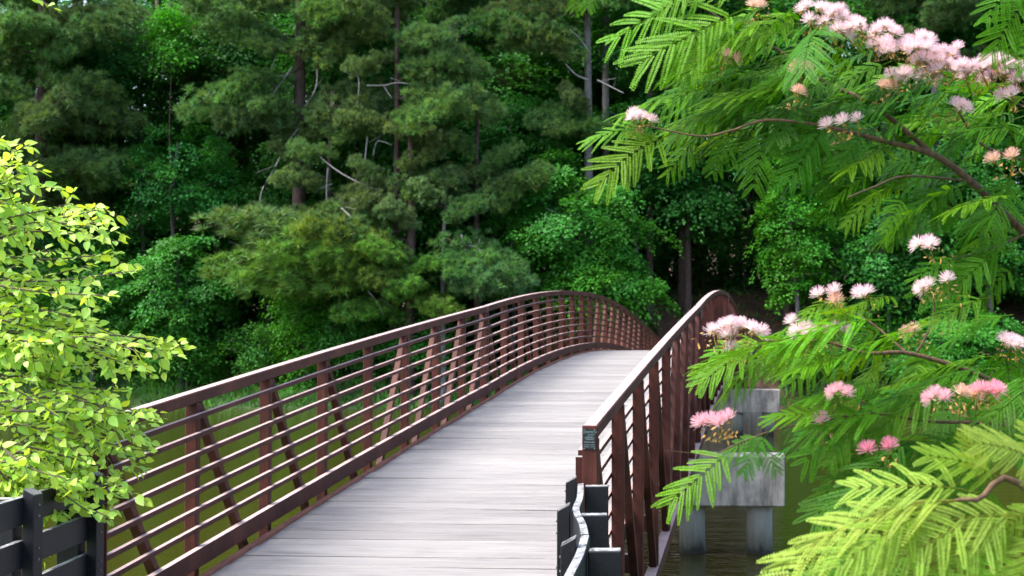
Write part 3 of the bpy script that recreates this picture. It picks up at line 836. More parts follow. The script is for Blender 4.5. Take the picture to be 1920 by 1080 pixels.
leafy('tall green tree rising behind the mimosa blossoms', 1560, 240, 66.0, 3.4, 3.6, 110, 140, (.7, .95, 1.0))
leafy('green tree behind the right-hand mimosa boughs', 1660, 440, 64.0, 2.6, 2.4, 85, 140, (.85, 1.05, 1.0))
leafy('shaded tree at the right edge of the far wood', 1850, 420, 64.5, 3.0, 3.4, 100, 130, (.8, 1, 1))
leafy('leafy bank tree low behind the right-hand mimosa boughs', 1790, 640, 62.0, 3.0, 2.0, 90, 140, (.95, 1.15, .95))
leafy('low bush on the far bank behind the farther pier', 1540, 640, 61.6, 2.0, 1.4, 60, 140, (1.1, 1.15, .8), ls=.13, name='bank_bush', cat='bush', group='bushes along the far bank', tr_r=.04)
leafy('dim undergrowth bush at the foot of the dark gap', 1390, 470, 72, 2.6, 1.6, 55, 120, (.55, .75, .7), name='bank_bush', cat='bush', group='bushes along the far bank', tr_r=.04)
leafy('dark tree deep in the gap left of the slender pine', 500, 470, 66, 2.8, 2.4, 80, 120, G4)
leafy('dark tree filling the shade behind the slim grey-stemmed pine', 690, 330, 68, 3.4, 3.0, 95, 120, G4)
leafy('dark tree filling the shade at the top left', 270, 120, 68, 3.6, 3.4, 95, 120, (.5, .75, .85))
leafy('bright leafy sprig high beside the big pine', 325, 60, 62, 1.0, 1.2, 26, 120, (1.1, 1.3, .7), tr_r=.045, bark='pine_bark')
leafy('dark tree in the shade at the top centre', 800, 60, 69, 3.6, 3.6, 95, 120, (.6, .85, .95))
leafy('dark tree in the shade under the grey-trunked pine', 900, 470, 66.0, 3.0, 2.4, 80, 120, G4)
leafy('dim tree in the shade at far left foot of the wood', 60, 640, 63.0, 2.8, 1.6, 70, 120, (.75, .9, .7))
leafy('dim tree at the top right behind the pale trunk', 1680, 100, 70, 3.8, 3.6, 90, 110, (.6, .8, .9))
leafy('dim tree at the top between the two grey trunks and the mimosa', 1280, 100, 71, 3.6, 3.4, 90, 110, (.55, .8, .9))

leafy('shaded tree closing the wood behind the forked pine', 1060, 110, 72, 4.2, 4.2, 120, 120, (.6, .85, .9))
# shaded rows of trees behind the front ones: copies of six crowns
DEPTH = []
for q in range(6):
    me = mesh_of([crown_mesh(3.3, 3.0, 3.3, 130, 120, .19, 1.0, (1, 1, 1))], 'crown'); me.materials.append(MATS['broadleaf'])
    DEPTH.append(me)
dt_me = trunk_mesh(0, 0, 0, 1, .2, .08, (0, 0), 8, .0); dt_me.materials.append(MATS['pine_bark'])
k_ = 0
for row, (Yr, tiers) in enumerate(((67.5, (3.2, 8.5, 14.5)), (73.5, (3.5, 9.5, 16)), (81, (4, 10.5, 17.5, 23)), (90, (5, 12, 19, 26)))):
    for tier, hz in enumerate(tiers):
        x = -48 + row * 2 + tier * 1.5
        while x < 30:
            y = Yr + random.uniform(-2, 2)
            pxc = 1454 + x / y * FPX * .93
            gap = 1310 < pxc < 1430 and tier == 0 and row < 2
            if not gap:
                zg = ground_z(x, y)
                sc = random.uniform(.8, 1.25)
                t_ = empty('leafy_tree', (x, y, zg)); tag(t_, 'shaded leafy tree packed in the dark rows deep behind the front trees', 'tree', 'shaded trees deep in the far wood')
                c_ = Vector((x, y, zg + hz + random.uniform(-1, 1)))
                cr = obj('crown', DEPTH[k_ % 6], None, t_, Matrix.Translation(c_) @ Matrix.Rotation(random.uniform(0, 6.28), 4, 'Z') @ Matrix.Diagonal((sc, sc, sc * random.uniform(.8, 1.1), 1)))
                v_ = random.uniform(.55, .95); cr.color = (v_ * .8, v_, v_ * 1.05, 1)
                obj('trunk', dt_me, None, t_, Matrix.Translation((x, y, zg - .3)) @ Matrix.Diagonal((1, 1, c_.z - zg + 1.0, 1)))
                k_ += 1
            x += random.uniform(5.0, 7.2)
# the wood behind: one mass nobody could count, closes the view
def far_mass():
    parts = []
    for row, (Y, n, ls) in enumerate(((78, 30000, .34), (86, 30000, .42), (96, 26000, .5))):
        Xs = rng.uniform(-62, 36, n); zz = rng.uniform(0, 1, n) ** .9 * 24
        g = np.array([ground_z(a, Y) for a in Xs])
        keep = np.sin(Xs * .7 + row * 2) * np.sin(zz * .55 + Xs * .2) > -.75
        pos = np.stack([Xs, Y + rng.normal(size=n) * 2.2 + 1.6 * np.sin(Xs * .8 + row), g + zz + .2], 1)[keep]
        k = len(pos)
        nn = unit(np.array([0, -.5, 1.0]) + rng.normal(size=(k, 3)) * .5)
        d = rng.normal(size=(k, 3)); d -= nn * np.sum(d * nn, 1, keepdims=True)
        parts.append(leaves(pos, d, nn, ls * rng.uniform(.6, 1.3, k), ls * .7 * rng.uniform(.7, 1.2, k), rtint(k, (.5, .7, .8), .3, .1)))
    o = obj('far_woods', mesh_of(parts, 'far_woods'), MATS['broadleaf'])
    tag(o, 'dark mass of woodland leaves deep behind the front trees', 'woods', kind='stuff')
    b = MB()
    for i in range(60):
        x = random.uniform(-55, 30); y = random.uniform(74, 95)
        z = ground_z(x, y)
        b.tube([(x, y, z - .3), (x + random.uniform(-.3, .3), y, z + 9), (x + random.uniform(-.5, .5), y, z + 20)], [.22, .18, .1], 7)
    o = obj('far_trunks', b.mesh(smooth=True), MATS['pine_bark'])
    tag(o, 'dim crowd of tree trunks deep in the far wood', 'trunks', kind='stuff')
far_mass()

# grass and low weeds on the far bank
def bank_grass():
    n = 26000
    X = rng.uniform(-44, 22, n); s = rng.uniform(0, 1, n) ** 1.2 * 7
    keep = ~((X > -5.5) & (X < 0.2)); X, s = X[keep], s[keep]
    Y = np.array([shore(a) for a in X]) + s - .1
    Z = np.array([ground_z(a, b) for a, b in zip(X, Y)])
    k = len(X)
    d = unit(np.stack([rng.normal(size=k) * .45, rng.normal(size=k) * .45 - .2, np.ones(k)], 1))
    nn = unit(np.stack([rng.normal(size=k) * .4, -np.ones(k), rng.normal(size=k) * .2 + .6], 1))
    patch = (.75 + .5 * np.sin(X * 1.1) * np.sin(Y * 1.7 + X * .3))[:, None]
    V, F, T = leaves(np.stack([X, Y, Z], 1), d, nn, rng.uniform(.18, .5, k), .07, rtint(k, (1, 1, 1), .25, .2) * patch, .05)
    tag(obj('bank_grass', np_mesh('bank_grass', V, F, T), MATS['grass']), 'bright green grass and weeds along the far water edge', 'grass', kind='stuff')
    # leaf litter and ferns under the trees by the far bridge end
    n = 5000
    X = rng.uniform(-12, 10, n); Y = rng.uniform(62, 76, n)
    Z = np.array([ground_z(a, b) for a, b in zip(X, Y)])
    d = unit(np.stack([rng.normal(size=n), rng.normal(size=n), rng.uniform(.1, 1.0, n)], 1)); nn = unit(rng.normal(size=(n, 3)) * .4 + np.array([0, -.3, 1]))
    V, F, T = leaves(np.stack([X, Y, Z + .03], 1), d, nn, rng.uniform(.15, .4, n), .09, rtint(n, (.8, .75, .7), .35, .3), .1)
    tag(obj('undergrowth', np_mesh('undergrowth', V, F, T), MATS['grass']), 'sparse seedlings and ferns on the brown slope beyond the bridge', 'undergrowth', kind='stuff')
    # grass on the near bank
    n = 9000
    X = rng.uniform(-12, 8, n); Y = rng.uniform(-3, 12.6, n)
    keep = ~((X > -4.6) & (X < -.5)); X, Y = X[keep], Y[keep]; n = len(X)
    Z = np.array([ground_z(a, b) for a, b in zip(X, Y)])
    d = unit(np.stack([rng.normal(size=n) * .35, rng.normal(size=n) * .35, np.ones(n)], 1)); nn = unit(rng.normal(size=(n, 3)) + np.array([0, -1, .3]))
    V, F, T = leaves(np.stack([X, Y, Z], 1), d, nn, rng.uniform(.08, .22, n), .012, rtint(n, (1, 1, 1), .25, .2), .05)
    tag(obj('bank_grass', np_mesh('near_grass', V, F, T), MATS['grass']), 'short grass on the near bank around the bridge approach', 'grass', kind='stuff')
bank_grass()

# ------------------------------------------------------------------ left foreground shrub
def ovate_leaf(seed, L=1.0):
    """toothed ovate leaf along +X, folded on the midrib, unit length"""
    g = np.random.default_rng(seed)
    pr = [(0, .0), (.06, .10), (.18, .25), (.34, .31), (.5, .29), (.66, .23), (.8, .145), (.9, .075), (1.0, 0)]
    cv = g.uniform(-.18, .12); fd = g.uniform(.12, .4)
    V = []; mid = []; lf = []; rt = []
    for i, (x, wd) in enumerate(pr):
        z = cv * x * x
        mid.append(len(V)); V.append((x, 0, z))
        if 0 < i < len(pr) - 1:
            tooth = .02
            lf.append(len(V)); V.append((x - tooth, wd, z + wd * fd))
            rt.append(len(V)); V.append((x - tooth, -wd, z + wd * fd))
    F = []
    F += [(mid[0], mid[1], lf[0]), (mid[0], rt[0], mid[1])]
    for i in range(len(lf) - 1):
        F += [(mid[i + 1], mid[i + 2], lf[i + 1]), (mid[i + 1], lf[i + 1], lf[i])]
        F += [(mid[i + 1], rt[i + 1], mid[i + 2]), (mid[i + 1], rt[i], rt[i + 1])]
    F += [(mid[-2], mid[-1], lf[-1]), (mid[-2], rt[-1], mid[-1])]
    return np.array(V), np.array(F)
LEAFS = [ovate_leaf(s) for s in range(6)]
LEAF_ME = [np_mesh('leaf', V, F, np.ones((len(V), 3)), smooth=False) for V, F in LEAFS]
for m_ in LEAF_ME: m_.materials.append(MATS['shrub'])
def shrub():
    b = Vector((-6.0, 8.4, ground_z(-6.0, 8.4)))
    t = empty('leafy_shrub', b)
    tag(t, 'bright yellow-green leafy branches overhanging the black fence at the left edge', 'shrub')
    stem = MB()
    J = [P(-200, 560, 8.3), P(-120, 900, 8.2)]
    stem.tube(catmull([tuple(b + Vector((0, 0, -.2))), (-5.9, 8.4, -.9), tuple(P(-170, 700, 8.35)), tuple(P(-150, 450, 8.35)), tuple(P(-130, 180, 8.4)), tuple(P(-60, -40, 8.4))], 5), [.05 - .0016 * i for i in range(26)], 7)
    stem.tube(catmull([(-5.95, 8.3, -1.3), tuple(P(-190, 900, 8.2)), tuple(P(-60, 780, 8.15))], 5), .02, 6)
    obj('stem', stem.mesh(smooth=True), MATS['twig_bark'], t)
    # twigs: base px, tip px
    tw = [((-120, 330), (60, 275)), ((-120, 360), (75, 310)), ((-120, 380), (115, 355)), ((-120, 420), (170, 405)), ((-110, 430), (120, 390)), ((-90, 470), (235, 450)), ((-60, 440), (190, 425)),
          ((-80, 520), (255, 510)), ((-60, 470), (225, 470)), ((-90, 540), (180, 500)), ((-90, 580), (135, 590)), ((-80, 560), (150, 560)), ((-80, 620), (190, 605)), ((-60, 600), (260, 640)), ((-50, 620), (340, 645)), ((40, 625), (335, 665)),
          ((60, 650), (285, 700)), ((-60, 660), (200, 690)), ((-60, 640), (260, 685)), ((-60, 700), (150, 720)), ((-60, 720), (190, 745)), ((-40, 760), (310, 790)), ((20, 770), (300, 770)), ((-40, 780), (285, 800)), ((60, 780), (290, 830)),
          ((-60, 800), (240, 845)), ((-40, 830), (275, 860)), ((-20, 820), (225, 900)), ((20, 850), (230, 935)), ((-60, 850), (215, 955)), ((-40, 880), (170, 920)), ((-40, 900), (130, 940)), ((-40, 860), (100, 930)), ((20, 880), (60, 975)), ((50, 880), (75, 1020)), ((-60, 780), (120, 800)), ((-60, 740), (80, 760)), ((-80, 500), (60, 480)), ((-80, 680), (120, 660)), ((-60, 350), (20, 330)), ((-60, 420), (40, 440)), ((-90, 560), (70, 540)), ((-60, 910), (40, 930)), ((20, 830), (190, 870)), ((40, 700), (240, 735)), ((-60, 620), (90, 640)), ((-60, 860), (150, 880)),
          ((-20, 860), (110, 965)), ((40, 870), (165, 960)), ((-40, 890), (60, 965)), ((60, 850), (205, 985)), ((-40, 840), (90, 900)), ((30, 840), (150, 915)),
          ((-40, -60), (112, 18))]
    rest = []; twig = MB(); cand = []
    for (bx, by), (tx, ty) in tw:
        reps = 1 if ty < 100 else 2
        for rep in range(reps):
            Yb = 8.3 + random.uniform(-.45, .35); Yt = Yb + random.uniform(-.45, .2)
            j = 6 if rep == 0 else 55
            A = P(bx, by, Yb); B = P(tx - (rep * random.uniform(25, 75)) + random.uniform(-j, j), ty + random.uniform(-j, j) - rep * 8, Yt)
            mid = (A + B) / 2 + Vector((0, random.uniform(-.06, .06), random.uniform(-.05, .12)))
            line = catmull([tuple(A), tuple(mid), tuple(B)], 8)
            twig.tube(line, [.0075 * (1 - .8 * i / len(line)) + .0012 for i in range(len(line))], 5)
            lines = [(line, .08)]
            if ty > 100:
                for q in range(random.randint(3, 5)):
                    u = random.uniform(.2, .95); a = int(u * (len(line) - 1)); p_ = line[a]
                    ax = (line[min(a + 1, len(line) - 1)] - line[max(a - 1, 0)]).normalized()
                    dd = (ax * random.uniform(.3, .9) + Vector((random.uniform(-.3, .4), random.uniform(-.7, .5), random.uniform(-.7, .5)))).normalized()
                    l = random.uniform(.10, .26)
                    sub = catmull([tuple(p_), tuple(p_ + dd * l * .55 + Vector((0, 0, .02))), tuple(p_ + dd * l + Vector((0, 0, -.025)))], 4)
                    twig.tube(sub, [.0032 * (1 - .7 * k / len(sub)) for k in range(len(sub))], 4)
                    lines.append((sub, .15))
            for line, u0 in lines:
                ln = sum((line[k + 1] - line[k]).length for k in range(len(line) - 1))
                nleaf = max(4, int(ln / .031))
                for i in range(nleaf):
                    u = (i + .5) / nleaf
                    if u < u0: continue
                    q = u * (len(line) - 1); a = int(q)
                    p_ = line[a].lerp(line[min(a + 1, len(line) - 1)], q - a)
                    ax = (line[min(a + 1, len(line) - 1)] - line[a]).normalized() if a < len(line) - 1 else (line[-1] - line[-2]).normalized()
                    side = (ax.cross(Vector((0, 0, 1)))).normalized() * (1 if i % 2 else -1)
                    d = (ax * random.uniform(.4, 1.1) + side * random.uniform(.3, 1.0) + Vector((random.uniform(-.3, .3), random.uniform(-.3, .3), random.uniform(-.75, .45)))).normalized()
                    up = Vector((random.uniform(-.8, .8), random.uniform(-1.1, .4), random.uniform(.3, 1)))
                    s = random.uniform(.045, .088) * (.75 if u > .9 else 1)
                    if i == nleaf - 1: d = ax
                    M = frame(d, up, p_ + d * .006, s)
                    cand.append((p_.y - s * 5, M))
    obj('twigs', twig.mesh(smooth=True), MATS['twig_bark'], t)['kind'] = 'stuff'
    cand.sort(key=lambda q: q[0])
    Vs, Fs, Ts, o = [], [], [], 0
    for i, (_, M) in enumerate(cand):
        k = random.randrange(len(LEAFS))
        c = random.uniform(.75, 1.15); h = random.uniform(-.12, .12)
        tint = (c * (1 + h * 1.3), c, c * (1 - h))
        if i < 300:
            lo = obj('leaf', LEAF_ME[k], None, t, M); lo.color = (*tint, 1)
        else:
            V, F = LEAFS[k]
            A = np.array(M)
            Vs.append(V @ A[:3, :3].T + A[:3, 3]); Fs.append(F + o); o += len(V); Ts.append(np.ones((len(V), 3)) * np.array(tint))
    so_ = obj('leaves', np_mesh('leaves', np.concatenate(Vs), np.concatenate(Fs), np.concatenate(Ts)), MATS['shrub'], t)
    so_['kind'] = 'stuff'
shrub()

# ------------------------------------------------------------------ mimosa
def frond_mesh(seed, pairs=9, droop=.25, curl=.2):
    """bipinnate leaf along +X: length about 0.30 m"""
    g = np.random.default_rng(seed)
    L = .27
    Vs, Fs, Ts, o = [], [], [], 0
    wood = []
    def rach(t): return np.array([L * t, .012 * math.sin(t * 3 + seed), -droop * L * t * t])
    pts = [rach(t) for t in np.linspace(0, 1, 7)]
    def strip(pp, w0, w1):
        nonlocal o
        n = len(pp); V = []
        for i, p_ in enumerate(pp):
            wv = w0 + (w1 - w0) * i / (n - 1)
            V += [p_ + [0, wv, 0], p_ - [0, wv, 0], p_ + [0, 0, wv * 1.6]]
        F = []
        for i in range(n - 1):
            for a, b in ((0, 1), (1, 2), (2, 0)):
                F += [(i * 3 + a, i * 3 + b, i * 3 + 3 + b), (i * 3 + a, i * 3 + 3 + b, i * 3 + 3 + a)]
        Vs.append(np.array(V)); Fs.append(np.array(F) + o); Ts.append(np.ones((len(V), 3)) * [1.1, .8, 1.0]); o += len(V)
    strip(pts, .0016, .0008)
    for i in range(pairs):
        t = .20 + .78 * i / (pairs - 1)
        b = rach(t)
        tang = rach(min(1, t + .02)) - rach(t - .02); tang /= np.linalg.norm(tang)
        pl = (.068 + .048 * math.sin(math.pi * (.18 + .62 * t))) * (1 - .35 * max(0, t - .8) / .2)
        for sg in (-1, 1):
            ang = math.radians(62 - 28 * t + g.uniform(-11, 11))
            side = np.array([0, sg, 0.0])
            d = tang * math.cos(ang) + side * math.sin(ang) + np.array([0, 0, g.uniform(-.25, .18)])
            d /= np.linalg.norm(d)
            ll = pl * g.uniform(.88, 1.08)
            up = np.cross(tang, np.array([0, 1.0, 0])); up = -up if up[2] < 0 else up
            dr = curl * g.uniform(.5, 1.4)
            nl = int(ll / .0052)
            tt = (np.arange(nl) + .8) / nl
            axis = b + d * (tt[:, None] * ll) + np.array([0, 0, -1.0]) * (dr * ll * tt ** 2)[:, None]
            ax = np.gradient(axis, axis=0); ax = unit(ax)
            strip([b] + [axis[int(q)] for q in np.linspace(0, nl - 1, 4)], .0008, .0004)
            sd_ = unit(np.cross(np.tile(up, (nl, 1)), ax))
            nn = np.cross(ax, sd_)
            for s2 in (-1, 1):
                ld = unit(ax * .42 + sd_ * s2 + nn * .10)
                Ll = .0118 * np.sin(np.pi * np.clip(.16 + .80 * tt, 0, 1)) ** .5 * g.uniform(.92, 1.05, nl)
                n_ = unit(nn + g.normal(size=(nl, 3)) * .13)
                c = g.uniform(.88, 1.12) * (1 + g.uniform(-.1, .1, (nl, 1))) * np.ones((1, 3))
                V, F, T = leaves(axis, ld, n_, Ll, .0060, c, .06)
                Vs.append(V); Fs.append(F + o); Ts.append(T); o += len(V)
    return np_mesh('frond', np.concatenate(Vs), np.concatenate(Fs), np.concatenate(Ts))
FROND = [frond_mesh(7, 10, .25, .2), frond_mesh(8, 8, .2, .22), frond_mesh(9, 11, .4, .08), frond_mesh(1, 9, .15, .12), frond_mesh(2, 8, .35, .25), frond_mesh(3, 10, .25, .18), frond_mesh(4, 8, .30, .2), frond_mesh(5, 9, .30, .30), frond_mesh(6, 8, .05, .10)]
for m_ in FROND: m_.materials.append(MATS['mimosa'])
def flower_mesh(seed, poms):
    """powder-puff heads: fine stamens, white at the base and pink at the tips, opening upwards (+Z)"""
    g = np.random.default_rng(seed)
    Vs, Fs, Ts, o = [], [], [], 0
    bv, bf, bt, bo = [], [], [], 0
    for q in range(poms):
        a = g.uniform(0, 6.28); r = 0 if poms == 1 else g.uniform(.014, .045)
        c = np.array([r * math.cos(a), r * math.sin(a), g.uniform(-.012, .014)])
        ax = np.array([c[0] * 14, c[1] * 14, 1.0]) + g.normal(size=3) * .25; ax /= np.linalg.norm(ax)
        m = 190
        d = unit(ax * .62 + g.normal(size=(m, 3)) * .55)
        ok = d @ ax > .05; d = d[ok]; m = len(d)
        Ln = g.uniform(.021, .031, (m, 1))
        s = unit(np.cross(d, g.normal(size=(m, 3)))) * .00055
        st = c + d * .003
        mid = st + d * Ln * .55; tip = st + d * Ln + np.array([0, 0, -1]) * .0
        V = np.stack([st - s, st + s, mid + s, mid - s, tip + s * .9, tip - s * .9], 1).reshape(-1, 3)
        i = np.arange(m) * 6
        F = np.concatenate([np.stack([i, i + 1, i + 2], 1), np.stack([i, i + 2, i + 3], 1), np.stack([i + 3, i + 2, i + 4], 1), np.stack([i + 3, i + 4, i + 5], 1)])
        col = np.array([[.90, .86, .80], [.90, .86, .80], [.90, .76, .78], [.90, .76, .78], [.86, .60, .66], [.86, .60, .66]])
        T = np.tile(col, (m, 1))
        Vs.append(V); Fs.append(F + o); Ts.append(T); o += len(V)
        # calyx, stalk and withered heads underneath
        base = np.array([0, 0, -.05]) + g.normal(size=3) * .004
        mm = 9
        dd = unit(-ax * .3 + g.normal(size=(mm, 3)))
        V, F, T = leaves(c + dd * .002, dd, unit(g.normal(size=(mm, 3))), g.uniform(.008, .014, mm), .005, rtint(mm, (1, 1, 1), .3, .2), .3)
        bv.append(V); bf.append(F + bo); bt.append(T); bo += len(V)
        sd2 = np.array([.0011, 0, 0]); sd3 = np.array([0, .0011, 0])
        V = np.array([base - sd2, base + sd2, c + sd2, c - sd2, base - sd3, base + sd3, c + sd3, c - sd3]); F = np.array([(0, 1, 2), (0, 2, 3), (4, 5, 6), (4, 6, 7)])
        bv.append(V); bf.append(F + bo); bt.append(np.ones((8, 3)) * [.45, .7, .4]); bo += len(V)
    mm = 16
    pos = g.normal(size=(mm, 3)) * np.array([.026, .026, .012]) + np.array([0, 0, -.026])
    V, F, T = leaves(pos, g.normal(size=(mm, 3)) + np.array([0, 0, -.7]), g.normal(size=(mm, 3)), g.uniform(.01, .022, mm), .006, rtint(mm, (1, .95, .9), .4, .25), .35)
    bv.append(V); bf.append(F + bo); bt.append(T)
    return (np_mesh('flower', np.concatenate(Vs), np.concatenate(Fs), np.concatenate(Ts)), np_mesh('buds', np.concatenate(bv), np.concatenate(bf), np.concatenate(bt)))
FLOWER = [flower_mesh(11, 4), flower_mesh(12, 3), flower_mesh(13, 5), flower_mesh(14, 2), flower_mesh(15, 1)]
for a, b in FLOWER: a.materials.append(MATS['flower']); b.materials.append(MATS['bud'])

def put_frond(tree, A, B, tint, tilt=.6, k=None, roll=0.0, w=1.0):
    """frond from world point A to B; tilt leans its upper face towards the viewer"""
    A, B = Vector(A), Vector(B)
    k = random.randrange(len(FROND)) if k is None else k
    d = B - A; s = d.length / .30
    up = Vector((random.uniform(-.25, .25) + roll, -tilt + random.uniform(-.2, .2), 1))
    o = obj('frond', FROND[k], None, tree, frame(d, up, A, s, s * w, s))
    o.color = (*tint, 1)
    return o
def put_flower(tree, p_, k, tint=(1, 1, 1), s=1.0):
    M = Matrix.Translation(p_) @ Matrix.Rotation(random.uniform(0, 6.28), 4, 'Z') @ Matrix.Rotation(random.uniform(-.25, .25), 4, 'X') @ Matrix.Scale(s, 4)
    f = obj('flower', FLOWER[k][0], None, tree, M); f.color = (*tint, 1)
    b = obj('buds', FLOWER[k][1], None, None, M); b.parent = f; b.matrix_basis = Matrix.Identity(4); b['kind'] = 'stuff'
def branch(tree, pts, r0, r1):
    """pts: (px, py, Y)"""
    line = catmull([tuple(P(*q)) for q in pts], 6)
    n = len(line)
    obj('branch', MB().tube(line, [r0 + (r1 - r0) * i / (n - 1) for i in range(n)], 8).mesh(smooth=True), MATS['mimosa_bark'], tree)
    return line

Ym = 4.6
base = Vector((1.75, 5.0, ground_z(1.75, 5.0)))
mim = empty('mimosa_tree', base)
tag(mim, 'pink-blossomed mimosa tree with feathery fronds reaching in from the right', 'tree')
fork = P(2080, 560, 4.9)
obj('trunk', MB().tube(catmull([tuple(base + Vector((0, 0, -.2))), tuple(base + Vector((.05, 0, .7))), (fork.x + .2, fork.y, -.35), tuple(fork)], 5), [.07 - .0024 * i for i in range(16)], 10).mesh(smooth=True), MATS['mimosa_bark'], mim)
LINES = []
def br(pts, r0, r1): LINES.append(branch(mim, pts, r0, r1))
br([(2080, 560, 4.9), (1920, 435, 4.75), (1820, 340, 4.6), (1750, 290, 4.5), (1660, 265, 4.45), (1540, 235, 4.4)], .0165, .006)
br([(1750, 290, 4.5), (1640, 200, 4.55), (1540, 150, 4.6), (1460, 95, 4.6), (1390, 60, 4.55), (1320, 15, 4.5)], .009, .0035)
br([(1540, 235, 4.4), (1440, 225, 4.35), (1370, 245, 4.35), (1310, 255, 4.35), (1210, 235, 4.3)], .005, .002)
br([(1640, 200, 4.55), (1690, 130, 4.6), (1720, 95, 4.6)], .004, .002)
br([(1920, 300, 4.9), (1840, 270, 4.8), (1790, 200, 4.7), (1740, 150, 4.7)], .006, .002)
br([(1920, 200, 4.9), (1850, 170, 4.8), (1780, 140, 4.8)], .005, .002)
br([(1820, 340, 4.6), (1700, 330, 4.4), (1640, 350, 4.3), (1590, 370, 4.2)], .004, .002)
br([(1920, 440, 4.7), (1850, 470, 4.6), (1770, 490, 4.5)], .004, .002)
br([(2040, 800, 4.6), (1910, 735, 4.45), (1800, 690, 4.35), (1700, 662, 4.3), (1620, 662, 4.25), (1540, 640, 4.2), (1420, 640, 4.1)], .010, .003)
br([(1700, 662, 4.3), (1640, 610, 4.35), (1580, 575, 4.35)], .004, .002)
br([(2040, 860, 4.4), (1900, 800, 4.25), (1740, 790, 4.1), (1640, 775, 4.0), (1560, 785, 3.95), (1440, 810, 3.9), (1345, 850, 3.85)], .006, .0016)
br([(1720, 660, 4.35), (1750, 600, 4.4), (1750, 560, 4.4)], .004, .002)
br([(1340, 858, 3.85), (1300, 850, 3.85), (1250, 845, 3.8)], .0012, .0006)
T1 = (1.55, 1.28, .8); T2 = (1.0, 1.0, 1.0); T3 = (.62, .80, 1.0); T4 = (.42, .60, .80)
def jit(t, a=.12): return tuple(c * random.uniform(1 - a, 1 + a) for c in t)
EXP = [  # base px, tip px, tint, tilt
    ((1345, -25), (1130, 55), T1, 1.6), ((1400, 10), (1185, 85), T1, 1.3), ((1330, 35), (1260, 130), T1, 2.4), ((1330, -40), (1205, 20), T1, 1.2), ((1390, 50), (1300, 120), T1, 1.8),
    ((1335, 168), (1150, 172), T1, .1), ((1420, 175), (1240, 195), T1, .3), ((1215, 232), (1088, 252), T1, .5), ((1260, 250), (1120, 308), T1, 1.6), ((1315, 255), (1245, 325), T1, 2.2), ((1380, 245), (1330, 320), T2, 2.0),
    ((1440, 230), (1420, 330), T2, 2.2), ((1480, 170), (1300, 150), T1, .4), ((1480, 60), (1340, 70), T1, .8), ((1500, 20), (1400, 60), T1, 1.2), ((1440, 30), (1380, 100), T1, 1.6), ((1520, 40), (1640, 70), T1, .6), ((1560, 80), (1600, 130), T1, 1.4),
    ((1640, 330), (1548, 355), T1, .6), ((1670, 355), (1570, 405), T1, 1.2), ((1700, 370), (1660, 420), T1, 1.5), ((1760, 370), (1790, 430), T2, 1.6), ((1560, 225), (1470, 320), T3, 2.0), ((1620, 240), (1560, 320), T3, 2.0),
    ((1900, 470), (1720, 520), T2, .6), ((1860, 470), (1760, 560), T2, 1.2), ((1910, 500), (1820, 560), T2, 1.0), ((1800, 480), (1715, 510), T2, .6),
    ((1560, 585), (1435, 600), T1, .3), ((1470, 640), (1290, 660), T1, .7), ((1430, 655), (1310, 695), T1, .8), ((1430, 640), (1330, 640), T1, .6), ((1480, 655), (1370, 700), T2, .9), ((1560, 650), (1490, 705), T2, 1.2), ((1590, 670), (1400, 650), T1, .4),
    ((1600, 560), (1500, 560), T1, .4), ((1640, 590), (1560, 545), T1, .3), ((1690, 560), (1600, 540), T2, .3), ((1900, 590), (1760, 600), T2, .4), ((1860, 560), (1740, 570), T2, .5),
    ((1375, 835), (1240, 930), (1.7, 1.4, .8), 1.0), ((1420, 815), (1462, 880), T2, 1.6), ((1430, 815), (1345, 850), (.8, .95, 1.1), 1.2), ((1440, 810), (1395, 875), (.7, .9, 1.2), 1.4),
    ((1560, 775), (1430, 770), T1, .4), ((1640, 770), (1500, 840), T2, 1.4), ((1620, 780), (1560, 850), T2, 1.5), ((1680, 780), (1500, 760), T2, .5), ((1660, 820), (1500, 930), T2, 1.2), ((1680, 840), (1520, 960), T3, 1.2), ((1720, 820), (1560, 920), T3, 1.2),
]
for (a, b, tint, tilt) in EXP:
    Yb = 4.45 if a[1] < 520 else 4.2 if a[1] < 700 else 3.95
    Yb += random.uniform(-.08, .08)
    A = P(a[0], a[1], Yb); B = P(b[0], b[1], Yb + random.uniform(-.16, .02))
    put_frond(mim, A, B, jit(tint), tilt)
# the rest of the canopy: fronds leave the branches in whorls
def inside(x, y, poly):
    c = False; n = len(poly)
    for i in range(n):
        x1, y1 = poly[i]; x2, y2 = poly[(i + 1) % n]
        if (y1 > y) != (y2 > y) and x < (x2 - x1) * (y - y1) / (y2 - y1) + x1: c = not c
    return c
UP = [(1370, -60), (1500, 0), (1700, 110), (1960, 130), (1960, 500), (1890, 480), (1820, 380), (1680, 330), (1560, 285), (1430, 265), (1340, 235), (1320, 130)]
MID = [(1470, 630), (1560, 580), (1680, 560), (1800, 590), (1960, 690), (1960, 900), (1740, 900), (1660, 860), (1610, 780), (1570, 700)]
def fill(poly, n, Y0_, Y1_, cx, tints, size=(.20, .32)):
    k = 0
    xs_ = [p_[0] for p_ in poly]; ys_ = [p_[1] for p_ in poly]
    while k < n:
        x = random.uniform(min(xs_), max(xs_)); y = random.uniform(min(ys_), max(ys_))
        if not inside(x, y, poly): continue
        Y = random.uniform(Y0_, Y1_)
        A = P(x, y, Y)
        a = math.atan2(y - cx[1], x - cx[0]) if random.random() < .4 else random.uniform(math.pi * .55, math.pi * 1.45)
        a += random.uniform(-.5, .5)
        l = random.uniform(*size)
        d = Vector((math.cos(a), random.uniform(-.7, .5), random.uniform(-.32, .16)))
        B = A + d.normalized() * l
        put_frond(mim, A, B, jit(random.choice(tints), .15), random.uniform(-.3, .8))
        k += 1
DENSE = [(1380, 60), (1560, 60), (1640, 200), (1560, 270), (1380, 220)]
fill(DENSE, 24, 4.5, 4.9, (1700, 260), [T2, T1, T3])
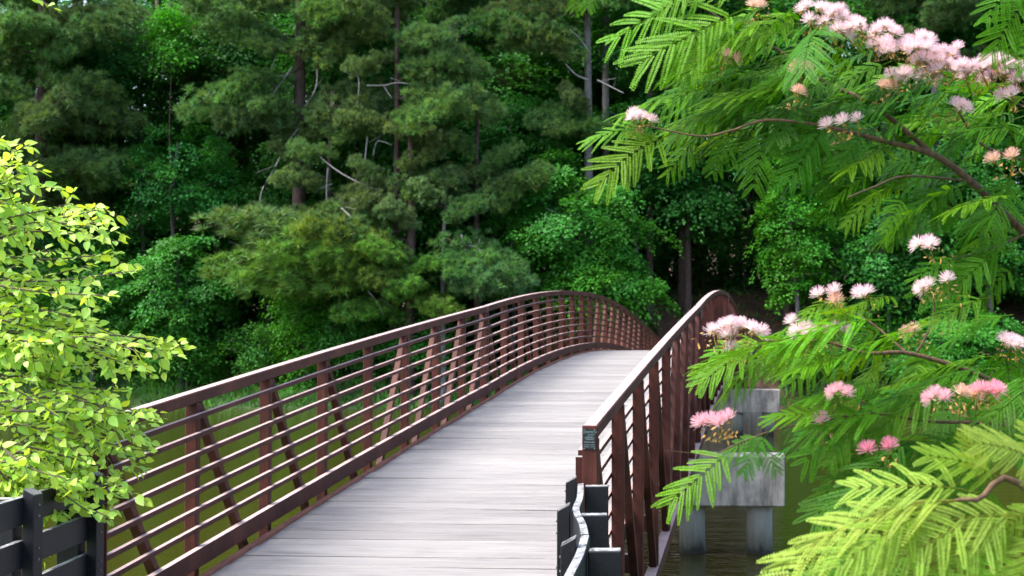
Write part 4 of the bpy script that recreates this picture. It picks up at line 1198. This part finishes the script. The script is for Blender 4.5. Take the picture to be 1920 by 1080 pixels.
fill(UP, 130, 4.3, 5.3, (1900, 420), [T2, T3, T3, T4, T1])
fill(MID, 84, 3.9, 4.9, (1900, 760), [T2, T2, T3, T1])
# top right corner sprays
for a, b in (((1925, -60), (1850, 30)), ((1940, -20), (1860, 85)), ((1960, 20), (1905, 110)), ((1960, 60), (1925, 130)), ((1100, -60), (1072, 6)), ((1115, -60), (1100, 12))):
    put_frond(mim, P(a[0], a[1], 4.0), P(b[0], b[1], 3.95), jit(T2), 2.2)
WH = (1.0, 1.0, 1.0); PK = (1.0, .78, .84); TN = (.95, .80, .62); MG = (.8, .42, .55)
FL = [(1520, 20, 0), (1573, 30, 0), (1560, 55, 1), (1620, 45, 1), (1655, 65, 0), (1702, 88, 2), (1733, 90, 1), (1747, 115, 2), (1712, 112, 1), (1787, 98, 3), (1831, 116, 1), (1880, 120, 2), (1778, 134, 0), (1893, 138, 1), (1918, 150, 0), (1911, 178, 1), (1689, 146, 0), (1787, 200, 1), (1578, 236, 3), (1609, 230, 4),
      (1498, 125, 1, TN), (1351, 105, 1, TN), (1413, 18, 3, TN), (1207, 225, 0), (1190, 222, 4), (1487, 178, 3, TN), (1658, 168, 3, TN), (1753, 458, 1), (1889, 302, 3, TN), (1600, 62, 3), (1640, 82, 1), (1688, 102, 3), (1722, 74, 1), (1760, 104, 0), (1772, 122, 1), (1810, 122, 1), (1862, 118, 0), (1900, 124, 1), (1822, 142, 3), (1862, 144, 1), (1742, 132, 1), (1680, 84, 1), (1640, 55, 3), (1850, 128, 1), (1590, 38, 3), (1660, 85, 3), (1535, 40, 3),
      (1345, 616, 1), (1372, 612, 2), (1398, 618, 1), (1363, 636, 4), (1372, 660, 4), (1561, 555, 3), (1566, 572, 4, TN), (1636, 552, 1), (1524, 618, 1), (1556, 620, 1), (1510, 635, 4), (1486, 610, 4), (1749, 534, 1), (1777, 532, 4), (1722, 620, 1, TN), (1877, 642, 1), (1908, 648, 0),
      (1580, 732, 1, PK), (1763, 738, 1, PK), (1827, 732, 1, (1, .6, .7)), (1855, 734, 3, (1, .6, .7)), (1345, 795, 3, PK), (1360, 792, 3, PK), (1541, 798, 4, PK), (1652, 846, 3, MG), (1800, 745, 3, TN)]
for f in FL:
    Y = (4.35 if f[1] < 420 else 4.1 if f[1] < 700 else 3.85) + random.uniform(-.05, .05)
    put_flower(mim, P(f[0], f[1], Y), f[2], f[3] if len(f) > 3 else WH, random.uniform(.88, 1.08))

# near mimosa sapling, bottom right
base2 = Vector((.95, 2.9, ground_z(.95, 2.9)))
m2 = empty('mimosa_sapling', base2)
tag(m2, 'young mimosa with large pale yellow-green fronds at the bottom right corner', 'sapling')
crownp = P(1960, 960, 2.85)
obj('stem', MB().tube(catmull([tuple(base2 + Vector((0, 0, -.1))), tuple(base2 + Vector((.02, 0, .5))), tuple(crownp), tuple(P(1830, 938, 2.8)), tuple(P(1790, 938, 2.8))], 5), [.014 - .0006 * i for i in range(21)], 7).mesh(smooth=True), MATS['mimosa_bark'], m2)
N1 = (4.1, 1.85, 16.0); N2 = (2.6, 1.45, 7.0); N3 = (1.0, 1.0, 1.0)
for a, b, tint, tilt in (((1800, 936), (1432, 1038), N1, .7), ((1815, 935), (1490, 930), N1, .35), ((1830, 930), (1600, 862), N1, .9), ((1880, 900), (1750, 830), N2, .9), ((1850, 900), (1815, 815), N1, 1.6), ((1960, 880), (1868, 808), N1, 1.2), ((1980, 900), (1930, 790), N1, 1.2),
                        ((1820, 960), (1640, 1070), N1, 1.3), ((1900, 950), (1760, 1075), N1, 1.4), ((1960, 940), (1860, 1010), N2, 1.3), ((1900, 1000), (1760, 1060), N2, .8), ((1960, 1010), (1840, 1090), N2, 1.2), ((1760, 960), (1560, 1010), N2, .8),
                        ((1720, 1060), (1480, 1085), N3, .6), ((1800, 1080), (1560, 1050), N3, .8), ((1700, 1000), (1500, 1075), N3, .9), ((1960, 1060), (1740, 1100), N3, .6), ((1980, 980), (1900, 1080), N2, 1.6), ((1700, 1090), (1560, 1000), N3, 1.2), ((1930, 960), (1690, 960), N1, .9)):
    Yb = 2.85 if tint != N3 else 3.3
    put_frond(m2, P(a[0], a[1], Yb), P(b[0], b[1], Yb - random.uniform(0, .14)), jit(tint, .07), tilt, random.choice((3, 4, 5, 7)))
